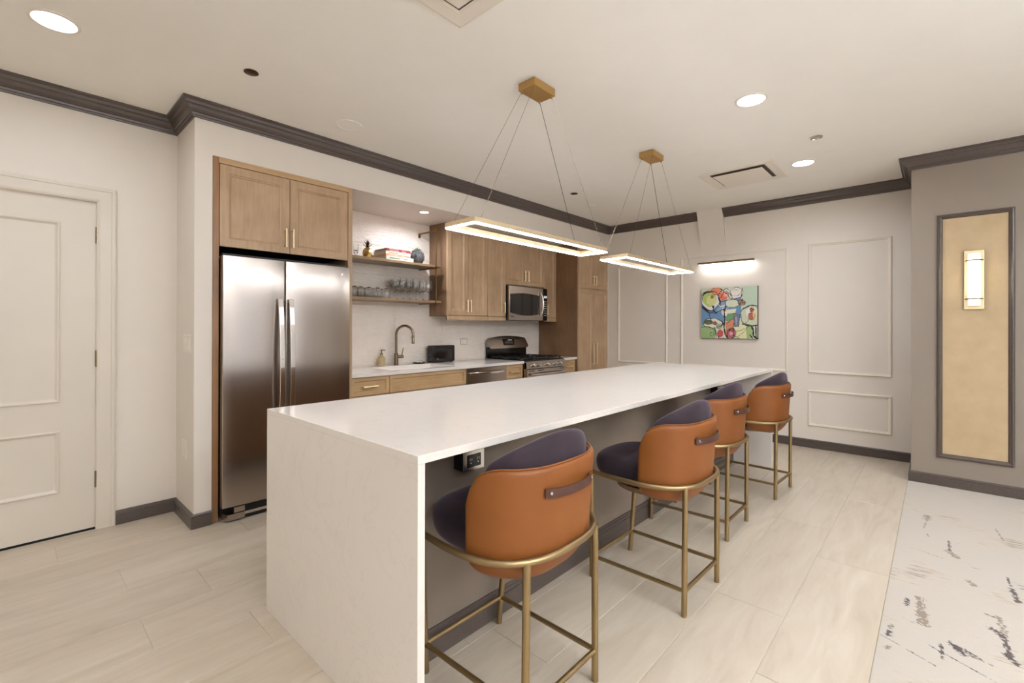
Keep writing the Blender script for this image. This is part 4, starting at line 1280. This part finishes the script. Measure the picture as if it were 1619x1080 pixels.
# dark sprinkler plates
for (x, y, lab) in ((.935, 2.857, 'dark bronze sprinkler cover plate on the ceiling left of the refrigerator'), (4.122, 2.872, 'dark bronze sprinkler cover plate on the ceiling between the pendants')):
    o = finish('sprinkler_cover', MB().lathe([(.036, 0), (.038, -.004), (.030, -.007), (.001, -.008)], (x, y, CEIL), 24), plain('bronze plate', srgb(74, 54, 40), .35, .7, var=.1), None, smooth=True)
    tag(o, lab, 'sprinkler')
t = thing('fire_sprinkler', (4.12, .674, CEIL), 'small silver rimmed sprinkler cover on the ceiling near the right wall', 'sprinkler')
finish('rim', MB().lathe([(.046, 0), (.046, -.004), (.036, -.008), (.034, -.003), (.034, 0)], (4.12, .674, CEIL), 24), STEELP, t, smooth=True)
finish('cap', MB().lathe([(.033, 0), (.033, -.003), (.001, -.004)], (4.12, .674, CEIL), 24), STEEL, t, smooth=True)

# air diffusers ---------------------------------------------------------
DUCT_SHADE = plain('duct interior', srgb(84, 74, 66), .8, var=.2)
def diffuser(x0, x1, y0, y1, lab):
    t = thing('air_diffuser', ((x0+x1)/2, (y0+y1)/2, CEIL), lab, 'air vent')
    pc = plane_zc(CEIL)
    finish('frame', MB().rects(pc, [(0, .0005), (0, .006), (.012, .010), (.07, .006), (.085, .0005)], x0, x1, y0, y1, cap=False), TRIMW, t)
    finish('cavity', MB().rects(pc, [(.084, .0005), (.084, .0015)], x0, x1, y0, y1), DUCT_SHADE, t)  # flat sheet, its dark tone stands in for shade inside the duct
    finish('plaque', MB().rects(pc, [(.120, .010), (.110, .013), (.106, .016), (.114, .019)], x0, x1, y0, y1), TRIMW, t)
    mb = MB()
    for (a, b) in ((x0+.2, y0+.2), (x1-.2, y0+.2), (x0+.2, y1-.2), (x1-.2, y1-.2)): mb.box(a-.006, a+.006, b-.006, b+.006, CEIL-.013, CEIL-.001)
    finish('hanger', mb, TRIMW, t)
diffuser(4.405, 5.000, 1.035, 1.672, 'square white air diffuser in the ceiling before the back wall')
diffuser(.870, 1.470, 1.075, 1.683, 'square white air diffuser cut off by the top edge of the photo')

# ------------------------------------------------------------------ picture, picture light
pic = thing('abstract_painting', (XB-.02, 1.838, 1.165), 'square abstract canvas of fruit and bowls in blue, green and orange on the back wall', 'painting')
AY0, AY1, AZ0, AZ1 = 1.520, 2.155, 1.160, 1.776
AD = .035
finish('canvas_edge', MB().box(XB-AD, XB-.001, AY0, AY1, AZ0, AZ1), plain('canvas edge', srgb(46, 40, 38), .7, var=.2), pic)
ell, pol = [], []
def S(r, g, b): return srgb(r, g, b)[:3]
ops = []
def E_(cx, cy, rx, ry, c, ang=0): ops.append(('e', cx, cy, rx, ry, S(*c), ang, 0))
def O_(cx, cy, rx, ry, w, c=(34, 28, 32), ang=0): ops.append(('e', cx, cy, rx, ry, S(*c), ang, w))
def P_(pts, c): ops.append(('p', pts, S(*c)))
def L_(pts, w, c=(30, 25, 30)): ops.append(('l', pts, w, S(*c)))
P_([(0, 0), (1, 0), (1, 1), (0, 1)], (196, 210, 184))
P_([(.60, 0), (1, 0), (1, .40), (.72, .42), (.60, .2)], (186, 208, 182))
P_([(.3, .03), (.72, .02), (.72, .3), (.3, .3)], (214, 214, 200))
P_([(0, .30), (.72, .22), (.72, .60), (.45, .66), (0, .74)], (92, 140, 188))
P_([(.30, .28), (.52, .26), (.50, .42), (.28, .46)], (120, 168, 200))
P_([(0, .74), (.28, .74), (.26, 1), (0, 1)], (150, 186, 112))
P_([(.45, .5), (.64, .48), (.60, .62), (.47, .68)], (112, 160, 100))
P_([(.46, .44), (.64, .42), (.62, .50), (.47, .52)], (226, 226, 190))
P_([(.28, .80), (.44, .78), (.44, 1), (.28, 1)], (214, 206, 200))
P_([(.44, .68), (.62, .62), (.62, 1), (.46, 1)], (214, 132, 88))
P_([(.60, .72), (.84, .66), (.92, .86), (.80, 1), (.60, 1)], (222, 220, 164))
P_([(.80, .78), (.90, .72), (.92, .98), (.82, 1)], (160, 184, 110))
P_([(.10, .05), (.24, .02), (.22, .14), (.10, .14)], (222, 150, 110))
E_(.17, .24, .16, .19, (226, 222, 214)); E_(.155, .22, .125, .15, (176, 198, 92)); E_(.18, .25, .09, .10, (210, 214, 130)); E_(.20, .18, .03, .035, (150, 96, 66))
E_(.28, .07, .085, .07, (232, 128, 86)); E_(.41, .17, .085, .085, (232, 104, 62)); E_(.44, .16, .03, .03, (244, 150, 110))
E_(.64, .12, .11, .10, (228, 224, 214)); E_(.57, .32, .13, .07, (214, 220, 190))
E_(.73, .31, .055, .05, (178, 130, 92))
E_(.89, .56, .17, .18, (204, 208, 176)); E_(.90, .50, .10, .09, (228, 224, 214)); E_(.90, .57, .05, .065, (192, 88, 62)); E_(.905, .45, .03, .035, (170, 70, 56)); E_(.97, .54, .05, .08, (226, 214, 150))
E_(.21, .70, .17, .09, (224, 218, 206)); E_(.13, .68, .09, .05, (96, 106, 62)); E_(.25, .70, .04, .04, (160, 84, 60)); E_(.33, .76, .05, .045, (140, 176, 110))
P_([(.59, .56), (.70, .55), (.68, .76), (.61, .77)], (110, 118, 142)); P_([(.62, .58), (.65, .58), (.645, .74), (.63, .74)], (160, 168, 190))
E_(.35, .90, .055, .075, (206, 66, 48)); E_(.55, .89, .075, .085, (186, 96, 104)); E_(.545, .90, .035, .04, (226, 140, 150))
E_(.42, .47, .05, .08, (214, 200, 196)); E_(.44, .52, .035, .05, (236, 230, 226))
O_(.17, .26, .165, .19, .012); O_(.165, .27, .19, .215, .007, (60, 44, 60)); O_(.39, .24, .10, .13, .008, (228, 222, 226)); O_(.41, .17, .095, .10, .006)
O_(.28, .07, .09, .075, .005); O_(.64, .12, .115, .105, .007, (110, 84, 66)); O_(.62, .12, .085, .06, .004, (80, 60, 60)); O_(.57, .32, .14, .075, .005, (90, 84, 70))
O_(.73, .31, .06, .055, .007, (84, 56, 44)); O_(.89, .56, .175, .19, .010, (70, 70, 66)); O_(.90, .57, .055, .07, .005); O_(.905, .45, .035, .04, .006, (90, 40, 36))
O_(.21, .70, .18, .095, .008, (60, 60, 44)); O_(.33, .75, .055, .055, .005); O_(.55, .89, .08, .09, .010, (70, 30, 50)); O_(.55, .90, .045, .05, .005, (60, 26, 46)); O_(.20, .92, .04, .035, .007, (52, 84, 56))
L_([(.0, .36), (.08, .44), (.14, .50), (.17, .62), (.18, .68)], .007); L_([(.03, .38), (.14, .49), (.26, .50), (.42, .42)], .008); L_([(.21, .36), (.235, .46), (.28, .50)], .012); L_([(.235, .36), (.22, .47)], .008)
L_([(.45, .37), (.425, .48), (.43, .62), (.42, .78), (.44, .92), (.50, 1)], .013); L_([(.46, .38), (.40, .46)], .008, (60, 36, 40))
L_([(.42, .10), (.48, .14), (.52, .22), (.60, .24), (.72, .20), (.74, .04)], .007, (64, 50, 48)); L_([(.50, .06), (.46, .02), (.40, .06)], .006, (70, 54, 50)); L_([(.36, .02), (.42, .08), (.36, .20)], .006)
L_([(.66, .27), (.71, .34), (.74, .24), (.75, .32), (.80, .30)], .008, (84, 58, 44)); L_([(.59, .56), (.61, .77), (.68, .77), (.70, .55)], .005, (60, 60, 80)); L_([(.58, .52), (.72, .54)], .006, (60, 60, 80))
L_([(.76, .42), (.86, .37), (1, .38)], .008); L_([(.74, .72), (.86, .76), (1, .74)], .010); L_([(.90, .76), (.93, .84), (.93, .94), (1, 1)], .016); L_([(.97, .76), (.98, 1)], .012); L_([(.87, .92), (.92, .99)], .012)
L_([(.60, .70), (.58, .80), (.60, .95), (.68, .98)], .006); L_([(.62, .86), (.72, .84), (.78, .80)], .006, (110, 110, 70)); L_([(.66, .96), (.76, .88), (.84, .76)], .005, (110, 110, 70))
L_([(.0, .78), (.12, .76), (.20, .80), (.25, .84), (.28, .96)], .007, (50, 70, 50)); L_([(.24, .78), (.28, .90), (.33, .99)], .007); L_([(.46, .72), (.54, .64), (.58, .62)], .006, (110, 60, 40))
L_([(.05, .70), (.12, .64), (.18, .67)], .006, (50, 50, 40)); L_([(.86, .60), (.84, .66), (.78, .72)], .006, (110, 130, 90)); L_([(.50, .86), (.52, .82), (.55, .84)], .010); L_([(.0, 1), (1, 1)], .006, (120, 110, 70))
NP_ = 170
def paint():
    H = NP_+1
    img = [[(0, 0, 0)]*H for _ in range(H)]
    def rng(a, b): return range(max(0, int(a*NP_)-1), min(NP_, int(b*NP_)+2)+0)
    for op in ops:
        if op[0] == 'e':
            _, cx, cy, rx, ry, c, ang, w = op
            m = w+.01
            for j in rng(cy-ry-m, cy+ry+m):
                for i in rng(cx-rx-m, cx+rx+m):
                    u, v = i/NP_-cx, j/NP_-cy
                    d = math.sqrt((u/rx)**2+(v/ry)**2); wob = .06*math.sin(5*math.atan2(v, u)+cx*20)
                    if w == 0:
                        if d+wob*.7 < 1: img[j][i] = c
                    else:
                        if abs(d+wob-1)*min(rx, ry) < w*(.65+.35*math.sin(3*math.atan2(v, u)+cx*9)): img[j][i] = c
        elif op[0] == 'p':
            pts = op[1]; us = [p[0] for p in pts]; vs = [p[1] for p in pts]
            for j in rng(min(vs), max(vs)):
                for i in rng(min(us), max(us)):
                    u, v = i/NP_, j/NP_; inside = False; k = len(pts)-1
                    for q in range(len(pts)):
                        (xa, ya), (xb, yb) = pts[q], pts[k]
                        if (ya > v) != (yb > v) and u < (xb-xa)*(v-ya)/(yb-ya)+xa: inside = not inside
                        k = q
                    if inside or len(pts) == 4 and pts[2] == (1, 1): img[j][i] = op[2]
        else:
            pts, w, c = op[1], op[2], op[3]
            for (a, b) in zip(pts[:-1], pts[1:]):
                L = (b[0]-a[0])**2+(b[1]-a[1])**2+1e-9
                for j in rng(min(a[1], b[1])-w, max(a[1], b[1])+w):
                    for i in rng(min(a[0], b[0])-w, max(a[0], b[0])+w):
                        u, v = i/NP_, j/NP_
                        tt = max(0, min(1, ((u-a[0])*(b[0]-a[0])+(v-a[1])*(b[1]-a[1]))/L))
                        if math.hypot(u-a[0]-(b[0]-a[0])*tt, v-a[1]-(b[1]-a[1])*tt) < w*(.55+.5*abs(math.sin(tt*3+a[0]*7))): img[j][i] = c
    return img
IMG = paint()
rp = random.Random(2)
def colp(u, v):
    c = IMG[min(NP_, int(round(v*NP_)))][min(NP_, int(round(u*NP_)))]
    k = 1+rp.uniform(-.06, .06)
    g_ = (c[0]+c[1]+c[2])/3; c = [x*.82+g_*.18 for x in c]
    return (c[0]*k, c[1]*k, c[2]*k, 1)
PAINT = m_attr('oil paint', .45, 60, .25)
color_grid('canvas', NP_, NP_, lambda u, v: (XB-AD-.0012, AY1-(AY1-AY0)*u, AZ1-(AZ1-AZ0)*v), colp, PAINT, pic)

plt = thing('picture_light', (XB-.08, 1.86, 2.06), 'long slim brass picture light mounted above the abstract painting', 'picture light')
finish('lamp_bar', MB().box(5.79, 5.814, 1.548, 2.186, 2.066, 2.090), BR2, plt, bev=.002)
finish('bracket', MB().box(5.80, 5.866, 1.80, 1.815, 2.052, 2.066).box(5.80, 5.866, 1.885, 1.90, 2.052, 2.066), BRASSH, plt)
finish('wall_plate', MB().box(XB-.008, XB-.0005, 1.785, 1.915, 2.028, 2.082), BRASSH, plt, bev=.001)
finish('lens', MB().box(5.792, 5.812, 1.56, 2.174, 2.062, 2.0658), E_PIC, plt)
l = bpy.data.lights.new('picture_lamp', 'AREA'); l.shape = 'RECTANGLE'; l.size = .018; l.size_y = .6; l.energy = .9; l.color = (1, .97, .95)
lo = bpy.data.objects.new('picture_lamp', l); COL.objects.link(lo); lo.parent = plt
lo.location = (5.806-(XB-.08), 1.865-1.86, 2.060-2.06); lo.rotation_euler = (0, math.radians(-32), 0)

# ------------------------------------------------------------------ framed sconce panel on the grey wall
fp = thing('framed_wall_panel', (XQ-.01, -.218, .232), 'tall gold grasscloth panel in a dark frame on the grey wall', 'wall panel')
px = plane_x(XQ)
finish('frame', MB().rects(px, [(0, .0005), (0, .012), (.006, .022), (.014, .024), (.020, .018), (.028, .014), (.034, .005), (.036, .0005)], -.437, .001, .232, 2.215, cap=False), CROWN, fp)
finish('backing', MB().rects(px, [(.034, .0005), (.034, .003)], -.437, .001, .232, 2.215), GOLDP, fp)
sc_ = thing('wall_sconce', (XQ-.03, -.215, 1.42), 'lit brass wall sconce with a curved glass shade on the gold panel', 'wall lamp')
sy0, sy1, sz0, sz1 = -.272, -.158, 1.440, 1.905
finish('back_plate', MB().box(XQ-.022, XQ-.0035, sy0, sy1, sz0, sz1), BRASSH, sc_, bev=.002)
# curved shade
cyc_ = (sy0+sy1)/2
loops = []
for z in (1.468, 1.878):
    l = []
    for k in range(13):
        a = -PI/2+PI*k/12
        l.append((XQ-.030-.034*math.cos(a), cyc_+.036*math.sin(a), z))
    loops.append(l)
mb = MB().loft(loops)
shd = finish('shade', mb, E_SCONCE, sc_, smooth=True)
for z in (1.522, 1.826):
    pts = [(XQ-.0205, cyc_-.05, z)]+[(XQ-.028-.040*math.cos(-PI/2+PI*k/12), cyc_+.042*math.sin(-PI/2+PI*k/12), z) for k in range(13)]+[(XQ-.0205, cyc_+.05, z)]
    finish('band', MB().tube(pts, .0042, 8), NICKEL, sc_, smooth=True)
# ------------------------------------------------------------------ switches on the side of the kitchen wall
def plate(y0, y1, z0, z1, lab, rockers):
    t = thing('wall_switch' if rockers else 'wall_outlet', (XK, (y0+y1)/2, z0), lab, 'switch' if rockers else 'socket')
    p = plane_x(XK)
    finish('face_plate', MB().rects(p, [(0, .0005), (0, .004), (.003, .006)], y0, y1, z0, z1), SOCKET, t)
    k = rockers or 1
    w = (y1-y0)/k
    for i in range(k):
        c = y0+w*(i+.5)
        if rockers: finish('rocker', MB().rects(p, [(0, .006), (0, .008), (.002, .0095)], c-.017, c+.017, (z0+z1)/2-.033, (z0+z1)/2+.033), TRIMW, t)
        else:
            for dz in (-.02, .02): finish('socket_face', MB().rects(p, [(0, .006), (0, .0075)], c-.016, c+.016, (z0+z1)/2+dz-.014, (z0+z1)/2+dz+.014), TRIMW, t)
plate(3.565, 3.735, 1.117, 1.233, 'wide white light switch plate on the wall end beside the refrigerator', 3)
plate(3.665, 3.765, .415, .530, 'white electrical outlet low on the wall end beside the refrigerator', 0)

# tidy helper properties
for o in bpy.data.objects:
    if '_o' in o: del o['_o']
